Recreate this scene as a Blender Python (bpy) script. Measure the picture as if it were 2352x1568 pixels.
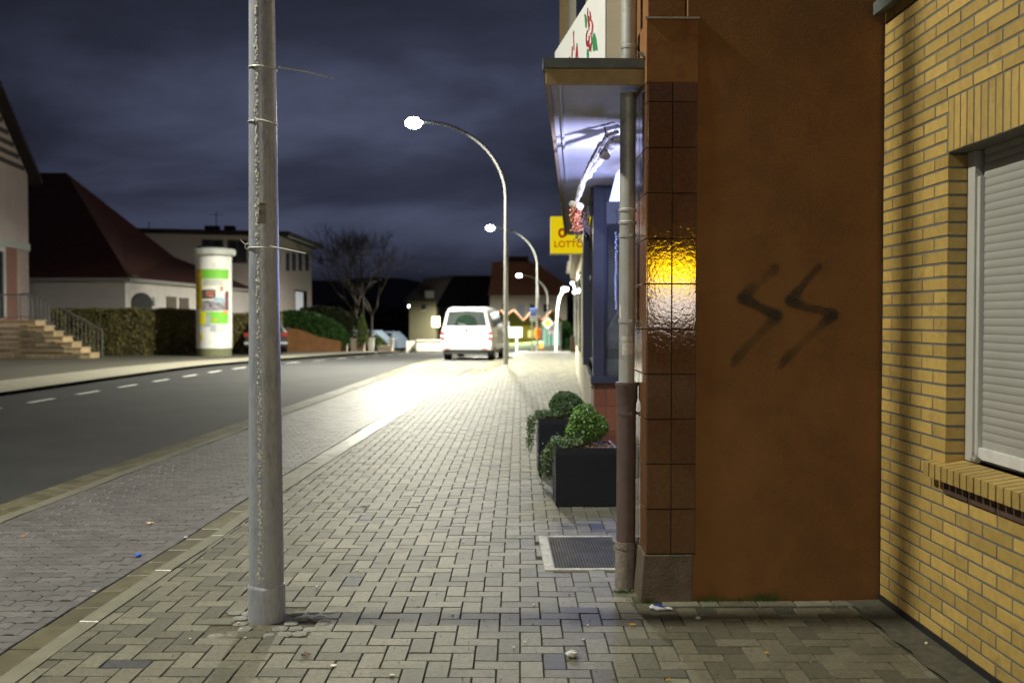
import bpy, bmesh, math, random
from mathutils import Vector, Matrix
R = math.radians
random.seed(7)
for o in list(bpy.data.objects): bpy.data.objects.remove(o)
S = bpy.context.scene
C = S.collection

# ------------------------------------------------------------------ camera
CAMZ = 1.53; FPX = 2287.0
YAW = math.atan(33/2287); PIT = math.atan(55/2287)
cam = bpy.data.cameras.new('camera'); camo = bpy.data.objects.new('camera', cam); C.objects.link(camo)
cam.lens = 35.0; cam.sensor_width = 36.0; cam.clip_end = 3000
camo.location = (0, 0, CAMZ)
camo.rotation_euler = (R(90) - PIT, 0, -YAW)
cam.dof.use_dof = True; cam.dof.focus_distance = 5.3; cam.dof.aperture_fstop = 2.2
S.camera = camo
S.render.resolution_x = 1024; S.render.resolution_y = 682
CM = camo.rotation_euler.to_matrix()
def ray(u, v):
    return CM @ Vector(((u-1176)/FPX, -(v-784)/FPX, -1))
def P(u, v, Y):
    d = ray(u, v); t = Y/d.y
    return Vector((d.x*t, Y, CAMZ + d.z*t))
def G(u, v, z=0.0):
    d = ray(u, v); t = (z-CAMZ)/d.z
    return Vector((d.x*t, d.y*t, z))

# ------------------------------------------------------------------ world: overcast night sky
W = bpy.data.worlds.new('World'); S.world = W; W.use_nodes = True
nt = W.node_tree; nt.nodes.clear()
def N(nt, t, **k):
    n = nt.nodes.new(t)
    for a, b in k.items(): setattr(n, a, b)
    return n
def sky():
    L = nt.links.new
    tc = N(nt, 'ShaderNodeTexCoord'); sep = N(nt, 'ShaderNodeSeparateXYZ'); L(tc.outputs['Generated'], sep.inputs[0])
    zz = N(nt, 'ShaderNodeMath', operation='MAXIMUM'); L(sep.outputs[2], zz.inputs[0]); zz.inputs[1].default_value = 0.0
    za = N(nt, 'ShaderNodeMath', operation='ADD'); L(zz.outputs[0], za.inputs[0]); za.inputs[1].default_value = 0.34
    dx = N(nt, 'ShaderNodeMath', operation='DIVIDE'); L(sep.outputs[0], dx.inputs[0]); L(za.outputs[0], dx.inputs[1])
    dy = N(nt, 'ShaderNodeMath', operation='DIVIDE'); L(sep.outputs[1], dy.inputs[0]); L(za.outputs[0], dy.inputs[1])
    cb = N(nt, 'ShaderNodeCombineXYZ'); L(dx.outputs[0], cb.inputs[0]); L(dy.outputs[0], cb.inputs[1])
    mp = N(nt, 'ShaderNodeMapping'); L(cb.outputs[0], mp.inputs[0])
    mp.inputs['Rotation'].default_value = (0, 0, R(-38)); mp.inputs['Scale'].default_value = (0.75, 1.35, 1)
    no = N(nt, 'ShaderNodeTexNoise'); L(mp.outputs[0], no.inputs['Vector'])
    no.inputs['Scale'].default_value = 1.1; no.inputs['Detail'].default_value = 6; no.inputs['Roughness'].default_value = .5; no.inputs['Distortion'].default_value = .35
    rp = N(nt, 'ShaderNodeValToRGB'); L(no.outputs['Fac'], rp.inputs[0])
    e = rp.color_ramp.elements
    e[0].position = .40; e[0].color = (.0105, .0118, .0200, 1)
    e[1].position = .62; e[1].color = (.050, .058, .098, 1)
    m = rp.color_ramp.elements.new(.51); m.color = (.0215, .0240, .0410, 1)
    # town glow behind the clouds: brighter patch beyond the street
    vd = N(nt, 'ShaderNodeVectorMath', operation='DISTANCE'); L(tc.outputs['Generated'], vd.inputs[0])
    d = ray(1230, 420).normalized(); vd.inputs[1].default_value = d
    mr = N(nt, 'ShaderNodeMapRange'); L(vd.outputs['Value'], mr.inputs[0])
    mr.inputs[1].default_value = 0; mr.inputs[2].default_value = .5; mr.inputs[3].default_value = 1.9; mr.inputs[4].default_value = .80
    mx = N(nt, 'ShaderNodeVectorMath', operation='SCALE'); L(rp.outputs[0], mx.inputs[0]); L(mr.outputs[0], mx.inputs['Scale'])
    # darker band near the horizon
    mh = N(nt, 'ShaderNodeMapRange'); L(sep.outputs[2], mh.inputs[0])
    mh.inputs[1].default_value = 0.0; mh.inputs[2].default_value = .14; mh.inputs[3].default_value = .55; mh.inputs[4].default_value = 1
    m2 = N(nt, 'ShaderNodeVectorMath', operation='SCALE'); L(mx.outputs[0], m2.inputs[0]); L(mh.outputs[0], m2.inputs['Scale'])
    bg = N(nt, 'ShaderNodeBackground'); L(m2.outputs[0], bg.inputs[0]); bg.inputs[1].default_value = 1.0
    out = N(nt, 'ShaderNodeOutputWorld'); L(bg.outputs[0], out.inputs[0])
sky()
S.view_settings.view_transform = 'Standard'; S.view_settings.look = 'None'
S.view_settings.exposure = 0.0; S.view_settings.gamma = 1.0

# ------------------------------------------------------------------ materials
MATS = {}
def mat(name, col, rough=.75, metal=0.0, var=.18, scale=6.0, bump=0.0, bscale=90.0, island=0.0, emit=None,
        stain=None, stain_scale=1.2, stain_lo=.5, stain_hi=.65, stretch=None, spec=.5, alpha=None, trans=0, coat=0):
    if name in MATS: return MATS[name]
    m = bpy.data.materials.new(name); m.use_nodes = True; MATS[name] = m
    t = m.node_tree; L = t.links.new
    b = t.nodes['Principled BSDF']
    b.inputs['Roughness'].default_value = rough; b.inputs['Metallic'].default_value = metal
    b.inputs['Specular IOR Level'].default_value = spec
    if trans: b.inputs['Transmission Weight'].default_value = trans
    if coat: b.inputs['Coat Weight'].default_value = coat
    if alpha is not None: b.inputs['Alpha'].default_value = alpha
    tc = N(t, 'ShaderNodeTexCoord'); vec = tc.outputs['Object']
    if stretch:
        mp = N(t, 'ShaderNodeMapping'); L(vec, mp.inputs[0]); mp.inputs['Scale'].default_value = stretch; vec = mp.outputs[0]
    no = N(t, 'ShaderNodeTexNoise'); L(vec, no.inputs['Vector']); no.inputs['Scale'].default_value = scale; no.inputs['Detail'].default_value = 6; no.inputs['Roughness'].default_value = .65
    mr = N(t, 'ShaderNodeMapRange'); L(no.outputs['Fac'], mr.inputs[0]); mr.inputs[1].default_value = .3; mr.inputs[2].default_value = .7
    mr.inputs[3].default_value = 1-var; mr.inputs[4].default_value = 1+var
    fac = mr.outputs[0]
    if island:
        ge = N(t, 'ShaderNodeNewGeometry'); mi = N(t, 'ShaderNodeMapRange'); L(ge.outputs['Random Per Island'], mi.inputs[0])
        mi.inputs[3].default_value = 1-island; mi.inputs[4].default_value = 1+island
        mm = N(t, 'ShaderNodeMath', operation='MULTIPLY'); L(fac, mm.inputs[0]); L(mi.outputs[0], mm.inputs[1]); fac = mm.outputs[0]
    sc = N(t, 'ShaderNodeVectorMath', operation='SCALE'); sc.inputs[0].default_value = col[:3]; L(fac, sc.inputs['Scale'])
    colout = sc.outputs[0]
    if stain:
        n2 = N(t, 'ShaderNodeTexNoise'); L(vec, n2.inputs['Vector']); n2.inputs['Scale'].default_value = stain_scale; n2.inputs['Detail'].default_value = 8; n2.inputs['Roughness'].default_value = .7
        m2 = N(t, 'ShaderNodeMapRange'); L(n2.outputs['Fac'], m2.inputs[0]); m2.inputs[1].default_value = stain_lo; m2.inputs[2].default_value = stain_hi
        mx = N(t, 'ShaderNodeMix', data_type='RGBA'); L(m2.outputs[0], mx.inputs[0]); L(colout, mx.inputs[6]); mx.inputs[7].default_value = (*stain[:3], 1)
        colout = mx.outputs[2]
    L(colout, b.inputs['Base Color'])
    if bump:
        nb = N(t, 'ShaderNodeTexNoise'); L(vec, nb.inputs['Vector']); nb.inputs['Scale'].default_value = bscale; nb.inputs['Detail'].default_value = 4
        bp = N(t, 'ShaderNodeBump'); L(nb.outputs['Fac'], bp.inputs['Height']); bp.inputs['Strength'].default_value = 1; bp.inputs['Distance'].default_value = bump
        L(bp.outputs[0], b.inputs['Normal'])
    if emit:
        b.inputs['Emission Color'].default_value = (*emit[:3], 1); b.inputs['Emission Strength'].default_value = emit[3]
    return m

paver = mat('paver_grey', (.122, .114, .080), .6, var=.32, scale=38, bump=.0016, bscale=200, island=.36, stain=(.058, .060, .036), stain_scale=1.6, stain_lo=.50, stain_hi=.78)
paver_w = mat('paver_wet_parking', (.118, .110, .108), .52, var=.22, scale=12, bump=.0012, bscale=240, island=.16, stain=(.09, .09, .085), stain_scale=1.1, stain_lo=.52, stain_hi=.72)
paver_p = mat('paver_pale', (.165, .158, .12), .65, var=.2, scale=14, bump=.0012, bscale=260, island=.22, stain=(.14, .15, .10), stain_scale=2.2)
joint = mat('joint_sand', (.050, .048, .034), .95, var=.4, scale=30, stain=(.034, .042, .018), stain_scale=3, stain_lo=.45, stain_hi=.6)
gutter_m = mat('gutter_concrete', (.115, .104, .062), .42, var=.25, scale=10, island=.22, bump=.001, bscale=200, stain=(.21, .19, .12), stain_scale=5, stain_lo=.6, stain_hi=.7)
kerb_m = mat('kerb_concrete', (.21, .20, .15), .32, var=.2, scale=9, bump=.001, bscale=220, island=.06)
asphalt = mat('asphalt', (.030, .0305, .032), .82, var=.75, scale=55, bump=.005, bscale=120, stain=(.045, .045, .044), stain_scale=.7, stain_lo=.45, stain_hi=.7, spec=.3)
asphalt_o = mat('asphalt_old', (.085, .08, .062), .85, var=.25, scale=30, bump=.002, bscale=120)
walk_far = mat('walkway_slabs', (.30, .28, .22), .75, var=.15, scale=4)
paint_w = mat('road_paint', (.75, .75, .72), .5, var=.15, scale=30)
yb = mat('yellow_brick', (.53, .358, .103), .55, var=.14, scale=22, bump=.0010, bscale=240, island=.17, stain=(.30,.20,.07), stain_scale=4, stain_lo=.56, stain_hi=.72)
ybs = mat('yellow_brick_sill', (.42, .29, .09), .6, var=.15, scale=22, bump=.001, bscale=200, island=.15)
brown_clay = mat('brown_clay', (.10, .06, .045), .6, var=.2, island=.15)
mortar = mat('mortar_grey', (.165, .160, .145), .95, var=.2, scale=30, bump=.001)
stucco = mat('brown_stucco', (.240, .106, .031), .92, var=.10, scale=5, bump=.0035, bscale=85, stain=(.165, .074, .022), stain_scale=1.6, stain_lo=.42, stain_hi=.72)
stucco2 = mat('brown_plaster_smooth', (.27, .12, .034), .85, var=.18, scale=5, bump=.001, bscale=60, stain=(.17, .06, .02), stain_scale=2.2)
conc_dark = mat('plinth_concrete', (.115, .085, .06), .9, var=.3, scale=9, bump=.003, bscale=70, stain=(.06, .065, .03), stain_scale=3)
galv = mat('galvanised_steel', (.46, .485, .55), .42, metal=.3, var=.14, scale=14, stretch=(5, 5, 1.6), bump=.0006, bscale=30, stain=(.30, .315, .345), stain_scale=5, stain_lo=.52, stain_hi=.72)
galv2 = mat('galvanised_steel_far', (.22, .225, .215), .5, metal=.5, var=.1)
zinc = mat('zinc_pipe', (.45, .46, .44), .5, metal=.35, var=.14, scale=7, bump=.0006, bscale=60, stain=(.30, .31, .28), stain_scale=6, stain_lo=.55)
iron = mat('painted_cast_iron', (.120, .080, .074), .55, var=.22, scale=12, bump=.001, bscale=120, stain=(.10, .075, .06), stain_scale=5)
cement = mat('old_cement', (.22, .19, .16), .95, var=.35, scale=18, bump=.004, bscale=60)
white_pl = mat('white_plastic', (.70, .70, .68), .4, var=.05)
shutter_m = mat('shutter_plastic', (.40, .39, .365), .45, var=.06, scale=3)
dark_frame = mat('dark_blue_frame', (.045, .05, .085), .35, var=.1)
black = mat('black_plastic', (.02, .02, .022), .45)
rubber = mat('rubber', (.015, .015, .015), .8)
flash = mat('lead_flashing', (.13, .145, .14), .6, metal=.1, var=.25, scale=9)
fascia_m = mat('fascia_plaster', (.42, .31, .17), .85, var=.15, scale=12, bump=.001)
soffit_m = mat('soffit_plaster', (.62, .60, .60), .85, var=.08, scale=5, bump=.0006)
cream = mat('cream_plaster', (.62, .57, .44), .9, var=.08, scale=2, bump=.001)
cream2 = mat('grey_plaster', (.42, .40, .36), .9, var=.1, scale=1)
pink = mat('pink_plaster', (.72, .60, .57), .9, var=.06, scale=1)
pinkred = mat('red_plaster', (.34, .17, .13), .9, var=.1)
whitewall = mat('white_plaster', (.80, .74, .70), .9, var=.06, scale=1)
roof_red = mat('red_roof_tiles', (.085, .022, .012), .85, var=.25, scale=3)
roof_dark = mat('dark_roof_tiles', (.03, .022, .022), .85, var=.2, scale=3)
roof_br = mat('brown_roof_tiles', (.17, .075, .045), .85, var=.2, scale=3)
glass_d = mat('dark_glass', (.02, .022, .028), .12, var=.1, spec=.8)
wicker = mat('black_wicker', (.016, .018, .026), .42, var=.3, scale=60, island=.25)
soil = mat('dry_soil', (.16, .09, .05), .95, var=.5, scale=60, bump=.01, bscale=70)
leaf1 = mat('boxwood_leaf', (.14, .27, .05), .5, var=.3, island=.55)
leaf2 = mat('ivy_leaf', (.13, .20, .08), .5, var=.3, island=.5)
leafh = mat('hedge_leaf', (.17, .15, .055), .7, var=.3, island=.5)
leafg = mat('green_hedge_leaf', (.05, .13, .025), .7, var=.3, island=.5)
leafy = mat('yellow_green_leaf', (.13, .19, .05), .7, var=.3, island=.4)
bark = mat('bark', (.10, .075, .05), .9, var=.3, scale=10)
grass_m = mat('grass', (.06, .13, .015), .9, var=.3, island=.4)
van_m = mat('white_van_paint', (.56, .56, .57), .3, var=.02, coat=.5)
red_l = mat('red_lens', (.30, .012, .01), .25, var=.1)
orange_m = mat('orange_plastic', (.75, .20, .02), .45)
stone_st = mat('sandstone_step', (.50, .38, .23), .85, var=.25, scale=6, island=.2)
rail_m = mat('railing_grey', (.16, .17, .17), .5, metal=.3)
lampglow = mat('lamp_glow', (1, 1, 1), .5, emit=(.92, 1.0, .94, 60))
hill_m = mat('wooded_hill', (.020, .020, .018), 1, var=.4, scale=.05)
earth = mat('earth', (.07, .07, .055), .95, var=.3, scale=.4)
birch = mat('birch_bark', (.50, .47, .42), .75, var=.45, scale=30, bump=.004, bscale=50, stain=(.07, .05, .04), stain_scale=26, stain_lo=.56, stain_hi=.62)
cutwood = mat('cut_wood', (.55, .48, .33), .8, var=.15, scale=40)
dried = mat('dried_blossom', (.50, .19, .08), .85, var=.4, scale=60, island=.3)
twine = mat('dry_twigs', (.10, .07, .05), .9)
ledm = mat('blue_led', (.6, .65, 1), .5, emit=(.42, .48, 1.0, 14))
orange_pl = mat('orange_plaster', (.52, .26, .12), .9, var=.12, scale=2)
winglow = mat('lit_window', (1, .9, .5), .5, emit=(1, .88, .45, 3.2))

# glossy brown wall tiles: wavy glaze
def tile_mat(name, col, gloss=.05, bd=.00028):
    m = mat(name, col, gloss, var=.22, scale=70, island=.10, spec=.9)
    t = m.node_tree; L = t.links.new; b = t.nodes['Principled BSDF']
    tc = N(t, 'ShaderNodeTexCoord')
    n1 = N(t, 'ShaderNodeTexNoise'); L(tc.outputs['Object'], n1.inputs['Vector']); n1.inputs['Scale'].default_value = 48; n1.inputs['Detail'].default_value = 3; n1.inputs['Distortion'].default_value = .6
    bp = N(t, 'ShaderNodeBump'); L(n1.outputs['Fac'], bp.inputs['Height']); bp.inputs['Strength'].default_value = 1; bp.inputs['Distance'].default_value = bd
    L(bp.outputs[0], b.inputs['Normal'])
    return m
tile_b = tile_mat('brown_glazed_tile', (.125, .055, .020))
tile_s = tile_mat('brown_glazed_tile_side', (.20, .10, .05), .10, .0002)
tile_r = mat('red_clay_tile', (.22, .085, .05), .4, var=.3, scale=60, island=.15)
grout_d = mat('dark_grout', (.02, .017, .014), .9)
grout_l = mat('light_grout', (.34, .29, .28), .9)

# ------------------------------------------------------------------ mesh builder
class MB:
    def __init__(s): s.v = []; s.f = []
    def add(s, vs, fs):
        n = len(s.v); s.v += [tuple(v) for v in vs]; s.f += [tuple(i+n for i in f) for f in fs]; return s
    def box(s, a, b):
        x0, y0, z0 = [min(p, q) for p, q in zip(a, b)]; x1, y1, z1 = [max(p, q) for p, q in zip(a, b)]
        return s.add([(x0,y0,z0),(x1,y0,z0),(x1,y1,z0),(x0,y1,z0),(x0,y0,z1),(x1,y0,z1),(x1,y1,z1),(x0,y1,z1)],
                     [(3,2,1,0),(4,5,6,7),(0,1,5,4),(1,2,6,5),(2,3,7,6),(3,0,4,7)])
    def obox(s, c, ax, ay, az):
        c = Vector(c); ax = Vector(ax); ay = Vector(ay); az = Vector(az)
        vs = [c+i*ax+j*ay+k*az for k in (-1,1) for (i,j) in ((-1,-1),(1,-1),(1,1),(-1,1))]
        return s.add(vs, [(3,2,1,0),(4,5,6,7),(0,1,5,4),(1,2,6,5),(2,3,7,6),(3,0,4,7)])
    def poly(s, pts): return s.add(pts, [tuple(range(len(pts)))])
    def prism(s, pts, off):
        off = Vector(off); a = [Vector(p) for p in pts]; b = [p+off for p in a]; n = len(a)
        return s.add(a+b, [tuple(range(n))[::-1], tuple(range(n, 2*n))] + [(i, (i+1)%n, n+(i+1)%n, n+i) for i in range(n)])
    def tube(s, pts, r, n=16, caps=True):
        pts = [Vector(p) for p in pts]
        rs = r if isinstance(r, (list, tuple)) else [r]*len(pts)
        vs = []; fs = []
        d0 = (pts[1]-pts[0]).normalized()
        up = Vector((1,0,0)) if abs(d0.x) < .9 else Vector((0,1,0))
        a = (up - d0*up.dot(d0)).normalized()
        for i, p in enumerate(pts):
            if i == 0: d = d0
            elif i == len(pts)-1: d = (p-pts[i-1]).normalized()
            else: d = ((p-pts[i-1]).normalized()+(pts[i+1]-p).normalized()).normalized()
            a = (a - d*a.dot(d)).normalized(); b = d.cross(a)
            for k in range(n):
                t = 2*math.pi*k/n; vs.append(p+rs[i]*(math.cos(t)*a+math.sin(t)*b))
        for i in range(len(pts)-1):
            for k in range(n):
                fs.append((i*n+k, i*n+(k+1)%n, (i+1)*n+(k+1)%n, (i+1)*n+k))
        if caps:
            fs.append(tuple(range(n))[::-1]); fs.append(tuple(range((len(pts)-1)*n, len(pts)*n)))
        return s.add(vs, fs)
    def ball(s, c, r, n=12, m=8, jit=0):
        c = Vector(c); r = Vector(r) if not isinstance(r, (int, float)) else Vector((r,r,r)); vs = [c+Vector((0,0,r.z))]; 
        for i in range(1, m):
            th = math.pi*i/m
            for k in range(n):
                ph = 2*math.pi*k/n; q = 1+random.uniform(-jit, jit)
                vs.append(c+Vector((r.x*math.sin(th)*math.cos(ph)*q, r.y*math.sin(th)*math.sin(ph)*q, r.z*math.cos(th)*q)))
        vs.append(c-Vector((0,0,r.z))); fs = []
        for k in range(n): fs.append((0, 1+k, 1+(k+1)%n))
        for i in range(m-2):
            for k in range(n): fs.append((1+i*n+k, 1+(i+1)*n+k, 1+(i+1)*n+(k+1)%n, 1+i*n+(k+1)%n))
        e = len(vs)-1
        for k in range(n): fs.append((1+(m-2)*n+k, e, 1+(m-2)*n+(k+1)%n))
        return s.add(vs, fs)
    def leaf(s, c, sz):
        d = Vector((random.gauss(0,1), random.gauss(0,1), random.gauss(0,1))).normalized()
        e = d.cross(Vector((random.gauss(0,1), random.gauss(0,1), random.gauss(0,1)))).normalized()
        c = Vector(c); k = sz*random.uniform(.6, 1.3)
        return s.add([c-d*k, c+e*k*.5, c+d*k, c-e*k*.5], [(0,1,2,3)])
ORG = {}
def obj(name, mb, m, parent=None, smooth=False, bevel=0, local=False):
    me = bpy.data.meshes.new(name)
    off = ORG.get(parent.name, Vector((0,0,0))) if (parent and not local) else Vector((0,0,0))
    me.from_pydata([(v[0]-off.x, v[1]-off.y, v[2]-off.z) for v in mb.v], [], mb.f)
    me.materials.append(m); me.validate()
    if smooth:
        me.polygons.foreach_set('use_smooth', [True]*len(me.polygons)); me.set_sharp_from_angle(angle=R(38))
    me.update()
    o = bpy.data.objects.new(name, me); C.objects.link(o)
    if parent:
        o.parent = parent
    ORG[o.name] = off
    if bevel:
        b = o.modifiers.new('bevel', 'BEVEL'); b.width = bevel; b.segments = 2; b.limit_method = 'ANGLE'
    return o
def tag(o, label, cat, group=None):
    o['label'] = label; o['category'] = cat
    if group: o['group'] = group
    return o
def thing(name, label, cat, loc, group=None, rz=0):
    o = bpy.data.objects.new(name, None); C.objects.link(o); o.location = loc; o.rotation_euler = (0,0,rz)
    o.empty_display_size = .1
    ORG[o.name] = Vector(loc); return tag(o, label, cat, group)
def struct(o, kind='structure'):
    o['kind'] = kind; return o
def interp(tab, y):
    if y <= tab[0][0]: return tab[0][1]
    for (a, b), (c, d) in zip(tab, tab[1:]):
        if y <= c: return b+(d-b)*(y-a)/(c-a)
    (a, b), (c, d) = tab[-2:]
    return d+(d-b)/(c-a)*(y-c)
def gz(y):
    if y < 32: return 0.0
    if y < 58: return -.00066*(y-32)**2
    return -.00066*26**2-.0343*(y-58)
def K(y): return interp([(-15,-2.08),(4.6,-2.02),(5.8,-1.98),(7,-1.92),(9.2,-1.86),(21,-1.24),(34.6,-.15),(45,.8),(63,2.0),(103,4.6),(180,8)], y)
def E(y): return interp([(-15,-4.25),(8,-4.20),(12,-4.04),(17,-3.76),(30,-3.10),(38,-2.6),(44,.4),(63,1.6),(103,4.2),(180,7.6)], y)
def D(y): return interp([(-15,-8.9),(15,-8.75),(20,-8.65),(25,-8.45),(30,-8.2),(32,-7.95),(34,-7.5),(36,-7.0),(38,-6.4),(45,-4.9),(63,-2.5),(103,0),(180,3)], y)
def LE(y): return D(y)-1.35
def F(y): return interp([(5.34,.80),(9.7,.93),(12.5,1.08),(16,1.40),(18.3,1.58),(30,2.35),(63,5),(103,9),(180,16)], y)

def split_loose(o):
    me = o.data; n = len(me.vertices); par = list(range(n))
    def fd(a):
        while par[a] != a: par[a] = par[par[a]]; a = par[a]
        return a
    for e in me.edges: par[fd(e.vertices[0])] = fd(e.vertices[1])
    groups = {}
    for p in me.polygons: groups.setdefault(fd(p.vertices[0]), []).append(p)
    if len(groups) < 2: return
    nm = o.name.split('.')[0]; first = True
    for g in groups.values():
        idx = sorted({v for p in g for v in p.vertices}); mp = {v: i for i, v in enumerate(idx)}
        m2 = bpy.data.meshes.new(nm); m2.from_pydata([me.vertices[v].co[:] for v in idx], [], [[mp[v] for v in p.vertices] for p in g]); m2.materials.append(me.materials[0])
        if first: tgt = o; first = False; later = m2
        else:
            c = o.copy(); c.data = m2; C.objects.link(c)
    o.data = later
# ------------------------------------------------------------------ ground
def strip(fa, fb, y0, y1, z, step=1.0, nx=1):
    mb = MB(); n = int(math.ceil((y1-y0)/step)); vs = []
    for i in range(n+1):
        y = y0+(y1-y0)*i/n
        for j in range(nx+1):
            x = fa(y)+(fb(y)-fa(y))*j/nx; vs.append((x, y, gz(y)+z))
    w = nx+1
    return mb.add(vs, [(i*w+j, i*w+j+1, (i+1)*w+j+1, (i+1)*w+j) for i in range(n) for j in range(nx)])
def const(v): return lambda y: v
ys = [-60, 32] + [32+2*i for i in range(1, 14)] + [80, 120, 180, 260, 420, 900]
gm = MB(); vs = []
for y in ys:
    for x in (-500, -12, 12, 500): vs.append((x, y, (gz(y) if y < 260 else gz(260))-.12))
gm.add(vs, [(i*4+j, i*4+j+1, i*4+j+5, i*4+j+4) for i in range(len(ys)-1) for j in range(3)])
struct(obj('ground', gm, earth))
struct(obj('road', strip(LE, E, -20, 180, -.05, 1.0, 2), asphalt))
struct(obj('far_pavement', strip(lambda y: LE(y)-2.0, LE, -20, 110, .03, 1.0), walk_far))
kb = strip(lambda y: LE(y)-.001, lambda y: LE(y)+.12, -20, 110, .04, 1.0)
struct(obj('kerb', kb, kerb_m))
struct(obj('forecourt', strip(lambda y: LE(y)-16, lambda y: LE(y)-2.0, -20, 60, .02, 1.0), asphalt_o))
# dashed line
dm = MB(); y = 6.4
while y < 70:
    for k in range(2):
        a, b = y+.5*k, y+.5*(k+1)
        dm.add([(D(a)-.06, a, gz(a)-.045), (D(a)+.06, a, gz(a)-.045), (D(b)+.06, b, gz(b)-.045), (D(b)-.06, b, gz(b)-.045)], [(0,1,2,3)])
    y += 2.02
struct(obj('road_markings', dm, paint_w))
# gutters and kerbs
struct(obj('gutter_bed', strip(lambda y: E(y)+.0, lambda y: E(y)+.30, -15, 42, -.052, 1.0), joint))
g1 = MB()
def block(mb, fa, fb, y0, y1, z, gap=.004, ring=.004):
    pts = [(fa(y0)+gap, y0+gap), (fb(y0)-gap, y0+gap), (fb(y1)-gap, y1-gap), (fa(y1)+gap, y1-gap)]
    pav(mb, pts, z, ring)
def pav(mb, pts, z, ring=.004, skirt=True, tilt=.0018):
    n = len(pts); cx = sum(p[0] for p in pts)/n; cy = sum(p[1] for p in pts)/n
    zt = z+gz(cy)+random.uniform(-tilt, tilt); tx = random.uniform(-1,1)*tilt*10; ty = random.uniform(-1,1)*tilt*10
    rad = max(abs(pts[0][0]-cx)+abs(pts[0][1]-cy), .02); k = 1-ring*1.6/rad
    top = [(cx+(p[0]-cx)*k, cy+(p[1]-cy)*k, zt+(p[0]-cx)*tx*.6+(p[1]-cy)*ty*.6) for p in pts]
    mid = [(p[0], p[1], q[2]-.0045) for p, q in zip(pts, top)]
    if skirt:
        bot = [(p[0], p[1], zt-.016) for p in pts]
        mb.add(top+mid+bot, [tuple(range(n))] + [(i+n, (i+1)%n+n, (i+1)%n, i) for i in range(n)] + [(i+2*n, (i+1)%n+2*n, (i+1)%n+n, i+n) for i in range(n)])
    else:
        mb.add(top+mid, [tuple(range(n))] + [(i+n, (i+1)%n+n, (i+1)%n, i) for i in range(n)])
y = -6.0
while y < 41:
    a = y+.02*random.random()
    block(g1, lambda y: E(y)+.0, lambda y: E(y)+.15, y, y+.24, -.040)
    block(g1, lambda y: E(y)+.155, lambda y: E(y)+.29, y+.1, y+.34, -.036)
    y += .245
struct(obj('road_gutter', g1, gutter_m))
b1 = MB(); y = -6.0
while y < 41: block(b1, lambda y: E(y)+.30, lambda y: E(y)+.42, y, y+.995, -.030, .002); y += 1.0
struct(obj('parking_edging', b1, kerb_m))
struct(obj('gutter_bed', strip(lambda y: K(y)-.32, lambda y: K(y)-.08, -15, 46, -.052, 1.0), joint))
g2 = MB(); y = -6.0
while y < 46: block(g2, lambda y: K(y)-.30, lambda y: K(y)-.105, y, y+.33, -.040, .003); y += .335
struct(obj('footway_gutter', g2, gutter_m))
b2 = MB(); y = -6.0
while y < 60: block(b2, lambda y: K(y)-.10, lambda y: K(y), y, y+.995, .004, .002); y += 1.0
struct(obj('footway_kerb', b2, kerb_m))
# parking bay pavers (wavy interlocking)
struct(obj('parking_bed', strip(lambda y: E(y)+.42, lambda y: K(y)-.30, -15, 43, -.050, 1.0), joint))
def clipx(pts, fa, fb, cy):
    for f, sgn in ((fa, 1), (fb, -1)):
        sl = (f(cy+.1)-f(cy-.1))/.2; x0 = f(cy)
        g = lambda p: sgn*(p[0]-(x0+sl*(p[1]-cy)))
        out = []
        for i in range(len(pts)):
            p, q = pts[i], pts[(i+1)%len(pts)]; a, b = g(p), g(q)
            if a >= 0: out.append(p)
            if (a < 0) != (b < 0):
                t = a/(a-b); out.append((p[0]+(q[0]-p[0])*t, p[1]+(q[1]-p[1])*t))
        pts = out
        if len(pts) < 3: return None
    A = sum(pts[i][0]*pts[(i+1)%len(pts)][1]-pts[(i+1)%len(pts)][0]*pts[i][1] for i in range(len(pts)))/2
    return pts if A > .0012 else None
pb = MB(); wl, wd = .2, .1
fa = lambda y: E(y)+.425; fb = lambda y: K(y)-.305
for j in range(int(-2/wd), int(41/wd)):
    y0 = j*wd
    for i in range(-26, 10):
        x0 = i*wl+(wl/2 if j%2 else 0)+.026*y0
        if x0+wl < fa(y0)-.1 or x0 > fb(y0)+.1: continue
        wv = [(0,0),(.03,0),(.045,.017),(.08,.017),(.10,0),(.13,0),(.145,.017),(.18,.017),(.2,0)]
        g = .003
        bot = [(x0+g+(a)*(1-2*g/wl), y0+g+b) for a, b in wv]; top = [(x0+g+(a)*(1-2*g/wl), y0+wd-g+b) for a, b in wv][::-1]
        if y0 > 16: bot = [bot[0], bot[-1]]; top = [top[0], top[-1]]
        p = bot+top
        if x0 < fa(y0)+.02 or x0+wl > fb(y0)-.02:
            p = [bot[0], bot[-1], top[0], top[-1]]; p = clipx(p, fa, fb, y0)
            if not p: continue
        pav(pb, p, -.034, .0035, skirt=y0 < 14)
struct(obj('parking_bay', pb, paver_w))
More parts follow.
